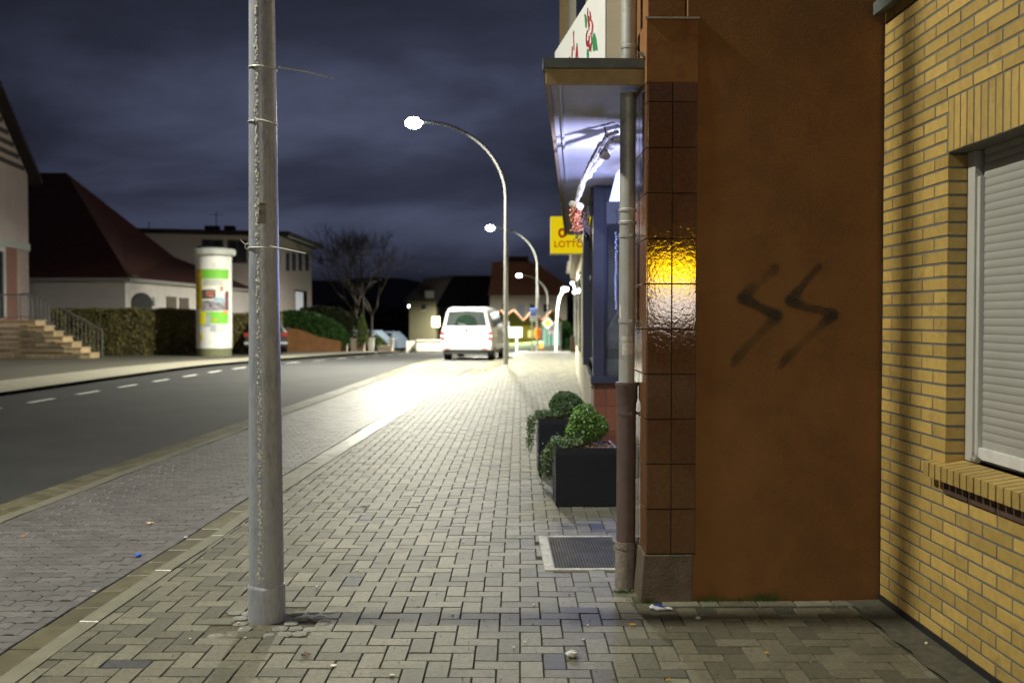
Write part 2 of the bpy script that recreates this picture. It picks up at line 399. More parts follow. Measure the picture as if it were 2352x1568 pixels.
# footway: herringbone pavers
def FR(y):
    return 1.88 if y < 5.33 else .80 if y < 5.86 else 1.95 if y < 9.68 else F(y)
struct(obj('footway_bed', strip(lambda y: K(y)-.02, lambda y: 3.0, -15, 5.9, -.010, 1.0), joint))
struct(obj('footway_bed', strip(lambda y: K(y)-.02, lambda y: F(y)+2.2, 5.9, 46, -.010, 1.0), joint))
struct(obj('far_footway', strip(lambda y: K(y), lambda y: F(y)+.3, 46, 180, .0, 1.0), walk_far))
sw = MB(); sp = MB(); sd_ = MB(); u_ = .1025; rot = R(-1.3); cr, sr = math.cos(rot), math.sin(rot)
def excl(x, y):
    if .345 < x < .80 and 5.97 < y < 6.95: return True
    if -1.40 < x < -.95 and 4.80 < y < 5.24: return True
    if 5.19 < y < 5.36 and x > .86: return True
    return False
for j in range(-25, 460):
    for i in range(-60, 60):
        c = (i-j) % 4
        if c == 0: w, h = 2, 1
        elif c == 3: w, h = 1, 2
        else: continue
        x0, y0 = i*u_, j*u_; g = .0028
        q = [(x0+g, y0+g), (x0+w*u_-g, y0+g), (x0+w*u_-g, y0+h*u_-g), (x0+g, y0+h*u_-g)]
        q = [(a*cr-b*sr, a*sr+b*cr) for a, b in q]
        cx = sum(a for a, b in q)/4; cy = sum(b for a, b in q)/4
        if cy < -2 or cy > 45 or cx < K(cy)-.12 or cx > FR(cy)+.12 or excl(cx, cy): continue
        if cx < K(cy)+.12 or cx > FR(cy)-.12:
            q = clipx(q, lambda y: K(y)+.004, lambda y: FR(y)-.004, cy)
            if not q: continue
        if cy > 5.2 and max(a for a, b in q) > FR(cy)+.02: continue
        tgt = sp if (cy > 5.35 and cx > .45 and cy < 8 and random.random() < .8) or (cy < 5.3 and cx > 1.45 and random.random() < .12) or random.random() < .012 else sd_ if random.random() < .010 else sw
        pav(tgt, q, 0, .0032, skirt=cy < 12)
# row along the brown wall, header rows
x = .88
while x < 1.88:
    w = .2 if random.random() < .8 else .1
    pav(sp if random.random() < .6 else sw, [(x+.004, 5.235), (x+w-.004, 5.235), (x+w-.004, 5.325), (x+.004, 5.325)], .0, .003); x += w+.004
struct(obj('footway', sw, paver)); struct(obj('footway_pale_stones', sp, paver_p)); struct(obj('footway_dark_stones', sd_, mat('paver_dark', (.045, .046, .050), .6, var=.3, scale=30, bump=.0014, bscale=200, island=.2)))
# rough mortar strip beside the yellow wall
ms = MB(); n = 80
for i in range(n):
    a = -2+7.32*i/n; b = -2+7.32*(i+1)/n
    xa = 1.885+.012*math.sin(i*1.7); xb = 1.885+.012*math.sin((i+1)*1.7)
    ms.add([(xa, a, .002), (2.075, a, .008), (2.075, b, .008), (xb, b, .002)], [(0,1,2,3)])
struct(obj('mortar_strip', ms, mat('mortar_strip_m', (.075, .07, .05), .95, var=.4, scale=14, bump=.006, bscale=40)))
# recess floor

# hills
def ridge(name, Y, pts, m, depth):
    mb = MB(); vs = []
    for (u, v) in pts:
        p = P(u, v, Y); vs.append((p.x, Y, p.z)); vs.append((p.x, Y-depth, gz(Y-depth)-3 if Y < 260 else -9)); vs.append((p.x, Y+depth, -9))
    k = len(pts)
    mb.add(vs, [(3*i+1, 3*i+4, 3*i+3, 3*i) for i in range(k-1)] + [(3*i, 3*i+3, 3*i+5, 3*i+2) for i in range(k-1)])
    return struct(obj(name, mb, m, smooth=True))
ridge('hills', 420, [(-900,560),(-300,590),(250,610),(600,640),(760,645),(860,636),(930,640),(985,652),(1040,645),(1150,640),(1300,655),(1700,640),(2600,600),(3200,560)], hill_m, 90)
# far wood that reads as one mass
wd_ = MB()
for i in range(2600):
    u = random.uniform(720, 1140); p = P(u, 735, 215); t = (u-720)/420
    h = interp([(0,9),(.3,11),(.5,8),(.75,11.5),(1,12)], t)
    wd_.leaf((p.x, 215+random.uniform(-8,8), gz(215)+h*random.random()**.6), 1.2)
struct(obj('distant_woods', wd_, mat('distant_foliage', (.02, .022, .014), 1)), 'stuff')

# far green bank beyond the crossing
vs = []; mb = MB()
for i, (u, vt) in enumerate([(1120,794),(1160,792),(1200,790),(1240,786),(1290,781),(1335,778)]):
    a = P(u, 812, 84); b = P(u, vt, 98); vs += [(a.x, 84, gz(84)+.02), (b.x, 98, b.z), (b.x, 112, b.z)]
mb.add(vs, [(3*i+a, 3*i+3+a, 3*i+4+a, 3*i+1+a) for i in range(5) for a in (0,1)])
struct(obj('grass_bank', mb, grass_m))

# ------------------------------------------------------------------ yellow brick building (right)
WX = 2.068; YC = 5.32
Lb = thing('brick_house', 'yellow clinker brick house wall with grey roller shutter window', 'house', (WX+.5, 2.5, 0))
wy0, wy1, wz0, wz1 = 3.05, YC-.765, .87, 2.285    # window opening
w = MB()
for a, b in (((WX,.6,-.02),(WX+.30,YC,wz0-.07)), ((WX,.6,wz1),(WX+.30,YC,3.9)), ((WX,.6,wz0-.07),(WX+.30,wy0,wz1)), ((WX,wy1,wz0-.07),(WX+.30,YC,wz1))):
    w.box(a, b)
w.box((WX+.30,.6,-.02),(2.9,.8,3.9)); w.box((2.7,.8,-.02),(2.9,YC,3.9))
obj('wall', w, mortar, Lb)
br = MB(); CH = .0625; j = 0.0; zs = wz1-math.floor(wz1/CH)*CH
nrow = int((3.14-zs)/CH)+1
for r in range(-1, nrow):
    z0 = zs+r*CH
    if z0 < .02: z0c = max(z0, .045)
    else: z0c = z0
    y = YC-(0.128 if r % 2 else 0.252); first = True; yy1 = YC
    while yy1 > .9:
        yy0 = y
        segs = [(yy0+.006, yy1-.006)]
        if z0+CH*.5 > wz0-.125 and z0+CH*.5 < wz1+.245:
            a0, a1 = wy0, wy1
            if z0+CH*.5 < wz0: a0, a1 = wy0-.13, wy1+.13 if z0+CH*.5 > wz0-.062 else wy1
            out = []
            for (p, q) in segs:
                if q <= a0 or p >= a1: out.append((p, q))
                else:
                    if p < a0-.03: out.append((p, a0-.005))
                    if q > a1+.03: out.append((a1+(.0 if wz0 < z0+CH*.5 < wz1 else .005), q))
            segs = out
        for (p, q) in segs:
            d = random.uniform(-.0012, .0012)
            if z0+CH-.0105-z0c > .02:
                inr = abs(p-wy1) < .02 and wz0 < z0+CH*.5 < wz1
                if inr: p = wy1-.004
                br.box((WX-.003+d, p, z0c), (WX+(.088 if inr else .02), q, z0+CH-.0120))
        yy1 = y; y -= .25
obj('brick_facing', br, yb, Lb, bevel=.0012)
lt = MB(); y = wy1+.0
while y > wy0-.1:
    lt.box((WX-.003+random.uniform(-.001,.001), y-.0515, wz1+.003), (WX+.088, y-.0015, wz1+.240)); y -= .0625
obj('lintel_bricks', lt, yb, Lb, bevel=.0012)
wn = MB(); FX = WX+.086
wn.box((FX, wy1-.075, wz0+.005), (FX+.05, wy1-.002, wz1-.002)); wn.box((FX, wy0+.002, wz0+.005), (FX+.05, wy0+.075, wz1-.002))
wn.box((FX+.010, wy1-.105, wz0+.03), (FX+.04, wy1-.076, wz1-.12)); wn.box((FX+.03, wy0+.076, wz0+.006), (FX+.055, wy1-.106, wz0+.05))
win = obj('window', wn, mat('window_frame_grey', (.52, .51, .48), .4, var=.05), Lb, bevel=.003)
sh = MB(); z = wz0+.075; cols = []
while z < wz1-.005:
    n = 5; pr = []
    for k in range(n+1):
        t = k/n; pr.append((FX+.034-.0028*math.sin(math.pi*t)**.6, z+.0365*t*.96))
    vs = []
    for (x_, z_) in pr: vs += [(x_, wy0+.07, z_), (x_, wy1-.10, z_)]
    sh.add(vs, [(2*k, 2*k+2, 2*k+3, 2*k+1) for k in range(n)])
    z += .0365
sh.box((FX+.036, wy0+.07, wz0+.06), (FX+.05, wy1-.10, wz1))
obj('roller_shutter', sh, shutter_m, win, smooth=True)
bbar = MB(); bbar.box((FX+.012, wy0+.078, wz0+.022), (FX+.036, wy1-.107, wz0+.075)); obj('bottom_bar', bbar, mat('shutter_bar_white', (.72,.71,.70), .35), win, bevel=.003)
kn = MB(); kn.tube([(FX-.006, wy1-.10, wz0+.022), (FX-.006, wy1-.145, wz0+.022)], .014, 12); kn.tube([(FX-.004, wy1-.095, wz0+.018), (FX-.004, wy1-.095, wz0+.05)], .006, 8)
obj('shutter_stop', kn, mat('stop_grey', (.3,.28,.24), .5), win, smooth=True)
sl = MB(); y = wy1+.115
while y > wy0-.12:
    y1 = y; y0 = y-.052
    x0 = WX-.052+random.uniform(-.001,.001)
    sl.add([(x0,y0,wz0-.085),(FX+.0,y0,wz0-.045),(FX+.0,y1,wz0-.045),(x0,y1,wz0-.085),(x0,y0,wz0-.018),(FX+.0,y0,wz0+.003),(FX+.0,y1,wz0+.003),(x0,y1,wz0-.018)],
           [(3,2,1,0),(4,5,6,7),(0,1,5,4),(1,2,6,5),(2,3,7,6),(3,0,4,7)]); y -= .0625
o = obj('window_sill', sl, ybs, Lb, bevel=.0015)
dk = MB(); y = wy1+.0
while y > wy0: dk.box((WX-.012, y-.24, wz0-.148), (WX+.01, y-.004, wz0-.094)); y -= .245
obj('clay_course', dk, brown_clay, Lb, bevel=.001)
tb = MB(); tb.box((WX-.010, .6, -.01), (WX+.01, YC-.003, .040)); obj('tar_base', tb, black, Lb)
gt = MB(); z0 = 3.145
gt.box((WX-.055, .6, z0), (WX+.3, YC-.02, z0+.035)); gt.box((WX-.03, .6, z0+.035), (WX+.3, YC-.03, z0+.30))
gt.box((WX-.070, .6, z0-.012), (WX-.045, YC-.012, z0+.055))
obj('roof_edge', gt, flash, Lb)
g3 = MB(); g3.box((WX-.002, .6, z0-.05), (WX+.02, YC-.004, z0-.013)); obj('painted_eave_shade', g3, black, Lb)  # solid black strip, paints in the shade under the roof edge

# ------------------------------------------------------------------ brown shop building
PX0, PX1, PY, HT = .80, 1.068, 5.345, 5.6
Lr = thing('shop_building', 'brown rendered end wall of the shop with a tiled corner pillar', 'shop', (1.5, 6, 0))
w = MB()
w.box((PX1-.05, PY-.004, -.05), (5.0, 5.85, HT)); w.box((PX0+.01, 5.38, 2.75), (PX1-.06, 5.84, HT))
w.box((.88, 5.86, 2.93), (5.0, 12.5, HT)); w.box((2.0, 5.86, -.05), (5.0, 9.7, 2.88))
wall_o = obj('wall', w, stucco, Lr)
# upper facade facing the street, painted cream
up = MB(); up.prism([(PX0+.0, 5.86, 2.93), (PX0+.07, 12.5, 2.93), (PX0+.07, 12.5, HT), (PX0, 5.86, HT)], (.075, 0, 0)); obj('upper_facade', up, cream, Lr)
upw = MB(); upw.box((.80, 9.1, 3.75), (.865, 10.2, 5.2)); upw.box((.79, 7.4, 3.9), (.80, 8.3, 5.2)); obj('upper_window', upw, glass_d, Lr)
ups = MB(); ups.prism([(.80,9.02,3.6),(.80,9.07,3.6),(.80,9.07,5.3),(.80,9.02,5.3)], (.02,0,0)); ups.box((.78, 12.5, 4.1), (1.3, 12.6, HT)); obj('facade_trim', ups, fascia_m, Lr)
# pillar of glazed tiles
cr_ = MB(); cr_.box((PX0+.006, PY+.003, .0), (PX1-.051, 5.84, 2.78)); cr_.box((PX1-.0515, PY-.006, .25), (PX1-.001, PY-.0045, 2.78)); cr_.box((PX0+.0055, 5.842, .1), (1.9, 5.856, 2.75)); obj('tile_grout', cr_, grout_d, Lr)
tl = MB(); ts = MB(); zt = .255; row = 0
while zt < 2.78:
    z1 = min(zt+.2425, 2.785)
    for k in range(2):
        a = PX0+.002+k*.1325; d = random.uniform(-.0008,.0008)
        tl.box((a+.0025, PY-.010+d, zt+.0025), (a+.1300, PY+.004, z1-.0025))
    for (a, b) in ((PY-.006, PY+.118), (PY+.122, PY+.244), (PY+.248, PY+.370), (PY+.374, PY+.495)):
        ts.box((PX0-.004+random.uniform(-.0006,.0006), a+.002, zt+.0025), (PX0+.008, b, z1-.0025))
    zt += .2425; row += 1
obj('front_tiles', tl, tile_b, Lr, bevel=.0015); obj('side_tiles', ts, tile_s, Lr, bevel=.0015)
cp = MB(); cp.box((PX0-.006, PY-.008, 2.785), (PX1+.004, 5.84, 3.12)); obj('pillar_head', cp, stucco2, Lr, bevel=.004)
lg = MB(); lg.prism([(PX0-.010, PY-.016, 3.12), (PX1+.012, PY-.016, 3.12), (PX1+.012, PY-.004, 3.134), (PX0-.010, PY-.004, 3.134)], (0, .02, .003)); obj('pillar_ledge', lg, conc_dark, Lr)
pb_ = MB(); x0, x1 = PX0-.030, PX1-.02
pb_.add([(x0-.006,PY-.035,-.03),(x1+.0,PY-.035,-.03),(x1,5.84,-.03),(x0-.006,5.84,-.03),(x0+.018,PY-.014,.250),(x1+.006,PY-.014,.250),(x1+.006,5.84,.250),(x0+.018,5.84,.250)],
    [(3,2,1,0),(4,5,6,7),(0,1,5,4),(1,2,6,5),(2,3,7,6),(3,0,4,7)]); obj('pillar_base', pb_, conc_dark, Lr, bevel=.006)
# canopy slab
cn = MB()
def quadprism(mb, pts, z0, z1): return mb.prism([(p[0], p[1], z0) for p in pts], (0, 0, z1-z0))

ci = [(.285, 5.44), (.80, 5.44), (.80, 9.69), (.95, 9.72), (1.38, 15.5), (1.08, 15.5)]
quadprism(cn, ci, 2.815, 2.86); can = obj('canopy', cn, soffit_m, Lr)
rc = MB(); rc.box((.802, 5.86, 2.812), (2.0, 9.69, 2.86)); rc.box((.955, 9.70, 2.812), (2.0, 9.9, 2.86)); obj('recess_ceiling', rc, soffit_m, Lr)
fs = MB(); fs.box((.262, 5.405, 2.79), (.81, 5.44, 2.872)); fs.prism([(.262,5.44,2.79),(.285,5.44,2.79),(1.075,15.5,2.79),(1.052,15.5,2.79)], (0,0,.08)); obj('fascia', fs, fascia_m, can)
rb = MB(); rb.prism([(.33,5.45,2.798),(.345,5.45,2.798),(1.13,15.4,2.798),(1.115,15.4,2.798)], (0,0,.018)); obj('drip_moulding', rb, soffit_m, can)
fl = MB(); fl.box((.245, 5.385, 2.873), (.82, 5.44, 2.925)); fl.prism([(.245,5.44,2.873),(.262,5.44,2.873),(1.052,15.5,2.873),(1.035,15.5,2.873)], (0,0,.052)); quadprism(fl, [(.262,5.44),(.82,5.44),(.82,9.7),(1.38,15.5),(1.052,15.5)], 2.905, 2.920); fl.prism([(.80,5.37,2.93),(.82,5.37,2.93),(.82,5.5,2.99),(.80,5.5,2.99)], (-.03,.0,0)); obj('flashing', fl, flash, can)
# shop bay beyond the entrance
bx, by = .935, 9.70
pl = MB(); pl.box((bx+.004, by+.004, -.05), (2.1, 10.0, .90)); obj('bay_wall', pl, grout_l, Lr)
tr = MB(); z = .905-.2425
while z > -.2:
    x = bx
    while x < 2.0:
        tr.box((x+.003, by-.004, max(z+.003, -.02)), (x+.119, by+.006, z+.2395)); x += .122
    z -= .2425
obj('bay_tiles', tr, tile_r, Lr, bevel=.001)
sf = MB(); z0, z1 = .91, 2.80
sf.box((bx-.03, by-.045, z0-.02), (2.05, by+.05, z0+.05)); sf.box((bx-.005, by-.02, z0+.05), (bx+.105, by+.06, z1)); sf.box((bx+.105, by-.015, z1-.14), (2.05, by+.05, z1)); sf.box((1.9, by-.015, z0), (1.97, by+.05, z1)); sf.box((bx+.105, by-.008, z0+.05), (bx+.125, by+.03, z1-.14))
wf = obj('shop_window', sf, dark_frame, Lr, bevel=.003)
gp = MB(); gp.box((bx+.126, by+.012, z0+.05), (1.9, by+.018, z1-.14)); obj('pane', gp, mat('shop_glass', (.75,.8,.85), .03, var=.02, trans=.92, spec=.5), wf)
# street-side long window with cream plinth, seen at a grazing angle
fp = lambda y, d=0: F(y)+d
lw = MB(); lw.prism([(fp(9.78),9.78,.91),(fp(16),16,.91),(fp(16),16,.96),(fp(9.78),9.78,.96)], (-.03,0,0)); lw.prism([(fp(9.78),9.78,2.72),(fp(16),16,2.72),(fp(16),16,2.80),(fp(9.78),9.78,2.80)], (-.02,0,0))
for yy in (12.0, 14.2, 15.95): lw.box((fp(yy)-.02, yy, .96), (fp(yy)+.05, yy+.06, 2.72))
sw2 = obj('street_window', lw, dark_frame, Lr)
gp = MB(); gp.prism([(fp(9.78,.02),9.78,.96),(fp(16,.02),16,.96),(fp(16,.02),16,2.72),(fp(9.78,.02),9.78,2.72)], (.01,0,0)); obj('pane', gp, mat('shop_glass_street', (.05,.055,.07), .04, var=.02, spec=.9), sw2)
cpn = MB(); cpn.prism([(fp(9.76,.01),9.76,-.1),(fp(16,.01),16,-.1),(fp(16,.01),16,.905),(fp(9.76,.01),9.76,.905)], (.2,0,0)); cpn.prism([(fp(9.74,-.03),9.74,.86),(fp(16,-.03),16,.86),(fp(16,-.03),16,.905),(fp(9.74,-.03),9.74,.905)], (.1,0,0)); cpn.prism([(fp(16)+.01,16.01,-.1),(fp(20.1),20.1,-.1),(fp(20.1),20.1,2.3),(fp(16),16,2.3)], (.3,0,0)); obj('cream_plinth', cpn, cream, Lr)
# interior of the display: back panel and goods
dp = MB(); dp.box((1.06, 10.55, .95), (2.0, 10.6, 2.7)); dp.box((1.02,9.95,.92),(2.0,10.6,.95)); obj('display_back', dp, mat('display_back_blue', (.13,.17,.22), .7, var=.5, scale=2.5), Lr)
dr = MB(); dr.prism([(1.02,9.84,.97),(1.30,9.84,.97),(1.30,9.84,1.75),(1.2,9.84,1.62),(1.02,9.84,1.32)], (0,.01,0)); obj('display_drape', dr, mat('drape_white', (.55,.55,.52), .8, var=.2, scale=14, stain=(.3,.32,.33), stain_scale=5), Lr)
dr2 = MB(); dr2.box((1.0,9.825,1.12),(1.3,9.835,1.22)); obj('display_ribbon', dr2, mat('ribbon_green', (.03,.08,.06), .6), Lr)
dbx = MB(); dbx.box((1.88, 5.9, 0), (1.96, 7.0, 2.2)); obj('door', dbx, dark_frame, Lr)
# number plate bracket on the side face of the pillar
hb = MB(); hb.box((PX0-.012, 5.62, .62), (PX0-.0045, 5.66, .80)); obj('small_plate', hb, white_pl, Lr)
# graffiti on the brown wall: faded, soft edged zigzag marks (part of the wall)
gm_ = bpy.data.materials.new('faded_spray_paint'); gm_.use_nodes = True
t = gm_.node_tree; L = t.links.new; b = t.nodes['Principled BSDF']; b.inputs['Base Color'].default_value = (.022,.034,.026,1); b.inputs['Roughness'].default_value = .85
at = N(t, 'ShaderNodeAttribute', attribute_name='soft'); no = N(t, 'ShaderNodeTexNoise'); tc = N(t, 'ShaderNodeTexCoord'); L(tc.outputs['Object'], no.inputs['Vector']); no.inputs['Scale'].default_value = 140
mr = N(t, 'ShaderNodeMapRange'); L(no.outputs['Fac'], mr.inputs[0]); mr.inputs[1].default_value = .3; mr.inputs[2].default_value = .7; mr.inputs[3].default_value = .6; mr.inputs[4].default_value = 1.1
mu = N(t, 'ShaderNodeMath', operation='MULTIPLY'); L(at.outputs['Fac'], mu.inputs[0]); L(mr.outputs[0], mu.inputs[1]); L(mu.outputs[0], b.inputs['Alpha'])
def gpt(zx, zy): return P(1406.8+zx*.2564, 574.2+zy*.2564, PY-.0055)
cells = {}; strokes = [[(1455,165,48,.5),(1330,290,38,.12),(1240,350,55,.5),(1175,430,62,.9),(1300,500,38,.7),(1470,590,60,.9),(1400,670,45,.4),(1270,800,40,.25),(1110,970,45,.5),(1085,1020,35,.35)],
                       [(1850,150,35,.55),(1700,320,36,.55),(1600,450,60,.95),(1720,510,36,.6),(1880,540,40,.6),(1970,580,60,.95),(1850,700,40,.25),(1680,850,36,.22),(1550,980,42,.6),(1510,1040,30,.4)]]
nx, ny = 132, 132; bx0, bx1, by0, by1 = 1000, 2120, 60, 1120; soft = []; vs = []
for jy in range(ny+1):
    for ix in range(nx+1):
        zx = bx0+(bx1-bx0)*ix/nx; zy = by0+(by1-by0)*jy/ny; best = 0
        for st in strokes:
            for (xa,ya,wa,sa),(xb,yb2,wb,sb) in zip(st, st[1:]):
                dx, dy = xb-xa, yb2-ya; tt = max(0, min(1, ((zx-xa)*dx+(zy-ya)*dy)/(dx*dx+dy*dy)))
                d = math.hypot(zx-xa-dx*tt, zy-ya-dy*tt); wdt = wa+(wb-wa)*tt; s_ = sa+(sb-sa)*tt
                q = max(0, min(1, (wdt*1.25-d)/(wdt*.75))); best = max(best, q*q*(3-2*q)*s_*.88)
        soft.append(best); vs.append(gpt(zx, zy))
gmb = MB(); gmb.v = [tuple(v) for v in vs]
for jy in range(ny):
    for ix in range(nx):
        idx = (jy*(nx+1)+ix, (jy+1)*(nx+1)+ix, (jy+1)*(nx+1)+ix+1, jy*(nx+1)+ix+1)
        if max(soft[i] for i in idx) > .01: gmb.f.append(idx)
used = sorted({i for f in gmb.f for i in f}); remap = {i: k for k, i in enumerate(used)}
gmb.v = [gmb.v[i] for i in used]; gmb.f = [tuple(remap[i] for i in f) for f in gmb.f]
go = obj('graffiti', gmb, gm_, Lr); at_ = go.data.attributes.new('soft', 'FLOAT', 'POINT')
at_.data.foreach_set('value', [soft[i] for i in used]); go['label'] = 'two faded dark zigzag spray marks'

# ------------------------------------------------------------------ drainpipe at the pillar
dp_ = thing('drainpipe', 'grey zinc downpipe with brown cast iron foot beside tiled pillar', 'drainpipe', (.725, 5.62, 0))
px, py = .728, 5.62
m = MB(); m.tube([(px-.004,py,.0),(px-.003,py,.24)], [.058,.056], 24); m.tube([(px-.004,py,.225),(px-.003,py,.26)], [.060,.060], 24); obj('cement_foot', m, cement, dp_, smooth=True)
m = MB(); m.tube([(px,py,.24),(px+.002,py,1.02),(px+.002,py,1.045),(px+.003,py,1.075),(px+.003,py,1.14),(px+.003,py,1.15),(px+.003,py,1.165)], [.054,.054,.056,.062,.062,.067,.064], 28); obj('iron_pipe', m, iron, dp_, smooth=True)
m = MB(); m.tube([(px+.002,py,1.15),(px+.006,py,2.79)], .0445, 28)
for z in (2.05, 2.12): m.tube([(px+.005,py,z),(px+.005,py,z+.006),(px+.005,py,z+.018),(px+.005,py,z+.024)], [.045,.0505,.0505,.045], 28)
m.tube([(px+.010,py,2.93),(px+.016,py,5.4)], .0445, 28)
m.tube([(px+.011,py,3.03),(px+.011,py,3.035),(px+.011,py,3.05),(px+.011,py,3.055)], [.045,.049,.049,.045], 28)
obj('zinc_pipe', m, zinc, dp_, smooth=True)
for z, r_ in ((.98, .0565), (1.50, .048), (1.98, .048)):
    m = MB(); m.tube([(px+.002,py,z),(px+.002,py,z+.022)], r_, 28); m.box((px+r_-.005, py-.004, z+.006), (PX0+.01, py+.004, z+.016)); m.box((px+.012,py-r_-.008,z+.002),(px+.026,py-r_+.004,z+.020)); obj('bracket', m, zinc if z > 1.2 else iron, dp_, smooth=True)
st = MB()
def cylpatch(mb, cx, cy, r, a0, a1, z0, z1, n=8, slant=0):
    vs = []
    for k in range(n+1):
        a = a0+(a1-a0)*k/n; vs += [(cx+r*math.sin(a), cy-r*math.cos(a), z0+slant*k/n), (cx+r*math.sin(a), cy-r*math.cos(a), z1+slant*k/n)]
    mb.add(vs, [(2*k, 2*k+2, 2*k+3, 2*k+1) for k in range(n)])
cylpatch(st, px+.003, py, .0452, -.75, .72, 1.32, 1.385, slant=.004); cylpatch(st, px+.003, py, .0452, -.9, .6, 1.40, 1.425)
cylpatch(st, px+.003, py, .0456, -1.3, -.9, 1.5, 1.60); obj('sticker_remains', st, mat('torn_paper', (.58,.55,.49), .8, var=.2, scale=60), dp_)
# ------------------------------------------------------------------ sign box above canopy
sg = thing('flower_sign', 'white shop sign with red flower and green leaves on the canopy', 'sign', (.6, 7, 2.92))
A = Vector((.675, 6.2, 0)); Bf = Vector((.470, 8.05, 0)); zb, zt_ = 2.925, 3.66
m = MB(); m.add([(A.x,A.y,zb),(Bf.x,Bf.y,zb),(.80,8.05,zb),(.80,6.2,zb),(A.x,A.y,zt_),(Bf.x,Bf.y,zt_),(.80,8.05,zt_),(.80,6.2,zt_)],
      [(3,2,1,0),(4,5,6,7),(0,1,5,4),(1,2,6,5),(2,3,7,6),(3,0,4,7)])
obj('sign_box', m, mat('sign_side_beige', (.50,.44,.36), .6, var=.06), sg)
d = (Bf-A); ln = d.length; d.normalize(); nrm = Vector((-d.y, d.x, 0)); nrm = nrm if nrm.x < 0 else -nrm
def sp3(s_, z, o_=.006): p = A+d*s_+nrm*o_; return (p.x, p.y, z)
m = MB(); m.prism([sp3(.0, zb+.002), sp3(ln, zb+.002), sp3(ln, zt_-.002), sp3(0, zt_-.002)], nrm*.004); obj('sign_face', m, mat('sign_white', (.80,.80,.77), .4, var=.04, emit=(1,1,.95,.10)), sg)
def inv(u, v):  # pixel -> (s,z) on the sign face
    r = ray(u, v); o0 = A+nrm*.012
    den = r.x*nrm.x+r.y*nrm.y; t_ = (o0.x*nrm.x+o0.y*nrm.y)/den
    p = Vector((r.x*t_, r.y*t_, 0)); return ((p-A).dot(d), CAMZ+r.z*t_)
def signpoly(name, polys, m_):
    mb = MB()
    for pl_ in polys:
        mb.prism([sp3(*inv(2150/1.7415+x*.14649, y*.14649), .012) for x, y in pl_], nrm*.002)
    obj(name, mb, m_, sg)
def ribbon(pts, w):
    L_ = [(x-w, y) for x, y in pts]; R_ = [(x+w, y) for x, y in pts][::-1]; return L_+R_
rdm = mat('sign_red', (.42,.03,.04), .5); grm = mat('sign_green', (.03,.28,.09), .5); pkm = mat('sign_rose', (.50,.10,.16), .5)
signpoly('green_leaves', [[(735,215),(760,235),(778,320),(768,450),(752,430),(745,320)], [(885,515),(905,540),(925,620),(945,790),(915,785),(875,805),(860,640),(868,560)], [(780,765),(800,780),(806,860),(800,940),(782,940),(772,850)],
   ribbon([(563,480),(575,520)],5), ribbon([(618,680),(628,720)],6)], grm)
signpoly('red_flower', [ribbon([(790,130),(785,230),(797,350),(810,470)],6), ribbon([(820,180),(835,260),(830,330)],8), ribbon([(805,250),(808,330),(818,420)],7), ribbon([(848,320),(866,400),(860,470),(850,540)],9),
   ribbon([(790,470),(768,540),(765,640),(785,700)],8), [(760,640),(800,640),(795,735),(770,735)], ribbon([(812,560),(806,700),(818,800)],7), [(808,740),(856,640),(845,740),(838,805),(815,800)], ribbon([(830,520),(850,600),(855,690)],7)], rdm)
signpoly('lettering', [ribbon([(563,505),(570,650),(575,790)],6), ribbon([(550,730),(543,840),(540,945)],7), ribbon([(618,720),(608,840),(600,940)],7), ribbon([(620,720),(628,840),(630,940)],7), [(605,850),(630,850),(630,870),(604,870)], ribbon([(505,890),(508,945)],5)], rdm)
# ------------------------------------------------------------------ lotto sign
lo = thing('lotto_sign', 'yellow sign reading LOTTO hanging out past the canopy', 'sign', (1.5, 20, 2.8))
a = P(1264.5, 582, 20); b_ = P(1372, 498, 20)
m = MB(); m.box((a.x, 19.92, a.z), (b_.x+.3, 20.08, b_.z)); obj('sign_box', m, mat('lotto_yellow', (.80,.62,.01), .5, var=.03, emit=(1,.76,.0,.6)), lo, bevel=.01)
m = MB(); m.box((a.x-.012, 19.94, a.z-.03), (b_.x+.3, 20.06, a.z-.001)); m.box((1.55, 19.97, b_.z), (1.6, 20.03, b_.z+.35)); obj('sign_frame', m, mat('lotto_frame', (.6,.58,.5), .5), lo)
def text(s_, name, loc, size, m_, parent, rot=(R(90),0,0), ext=.004, wx=1.0):
    cu = bpy.data.curves.new(name, 'FONT'); cu.body = s_; cu.size = size; cu.extrude = ext; cu.offset = .012*size; cu.align_x = 'CENTER'; cu.align_y = 'CENTER'
    o = bpy.data.objects.new(name, cu); C.objects.link(o); bpy.context.view_layer.update()
    me = bpy.data.meshes.new_from_object(o.evaluated_get(bpy.context.evaluated_depsgraph_get())); bpy.data.objects.remove(o)
    me.materials.clear(); me.materials.append(m_)
    o = bpy.data.objects.new(name, me); C.objects.link(o); o.parent = parent; o.location = Vector(loc)-ORG[parent.name]; o.rotation_euler = rot; o.scale = (wx, 1, 1); return o
def fitw(o, w):
    xs = [v.co.x for v in o.data.vertices]; k = w/(max(xs)-min(xs)); o.scale = (k, k, 1)
lred = mat('lotto_red', (.60,.04,.0), .5, emit=(.8,.08,0,.12)); c_ = P(1305, 560.5, 19.9)
fitw(text('LOTTO', 'lettering', P(1306,561.5,19.9), .235, lred, lo), .575)
em = MB(); q = P(1291, 535, 19.9)
for k in range(16):
    a0, a1 = 2*math.pi*k/16, 2*math.pi*(k+1)/16; em.add([(q.x+.035*math.cos(a0), q.y, q.z+.05*math.sin(a0)), (q.x+.035*math.cos(a1), q.y, q.z+.05*math.sin(a1)), (q.x+.08*math.cos(a1), q.y, q.z+.10*math.sin(a1)), (q.x+.08*math.cos(a0), q.y, q.z+.10*math.sin(a0))], [(0,1,2,3)])
obj('emblem', em, lred, lo)
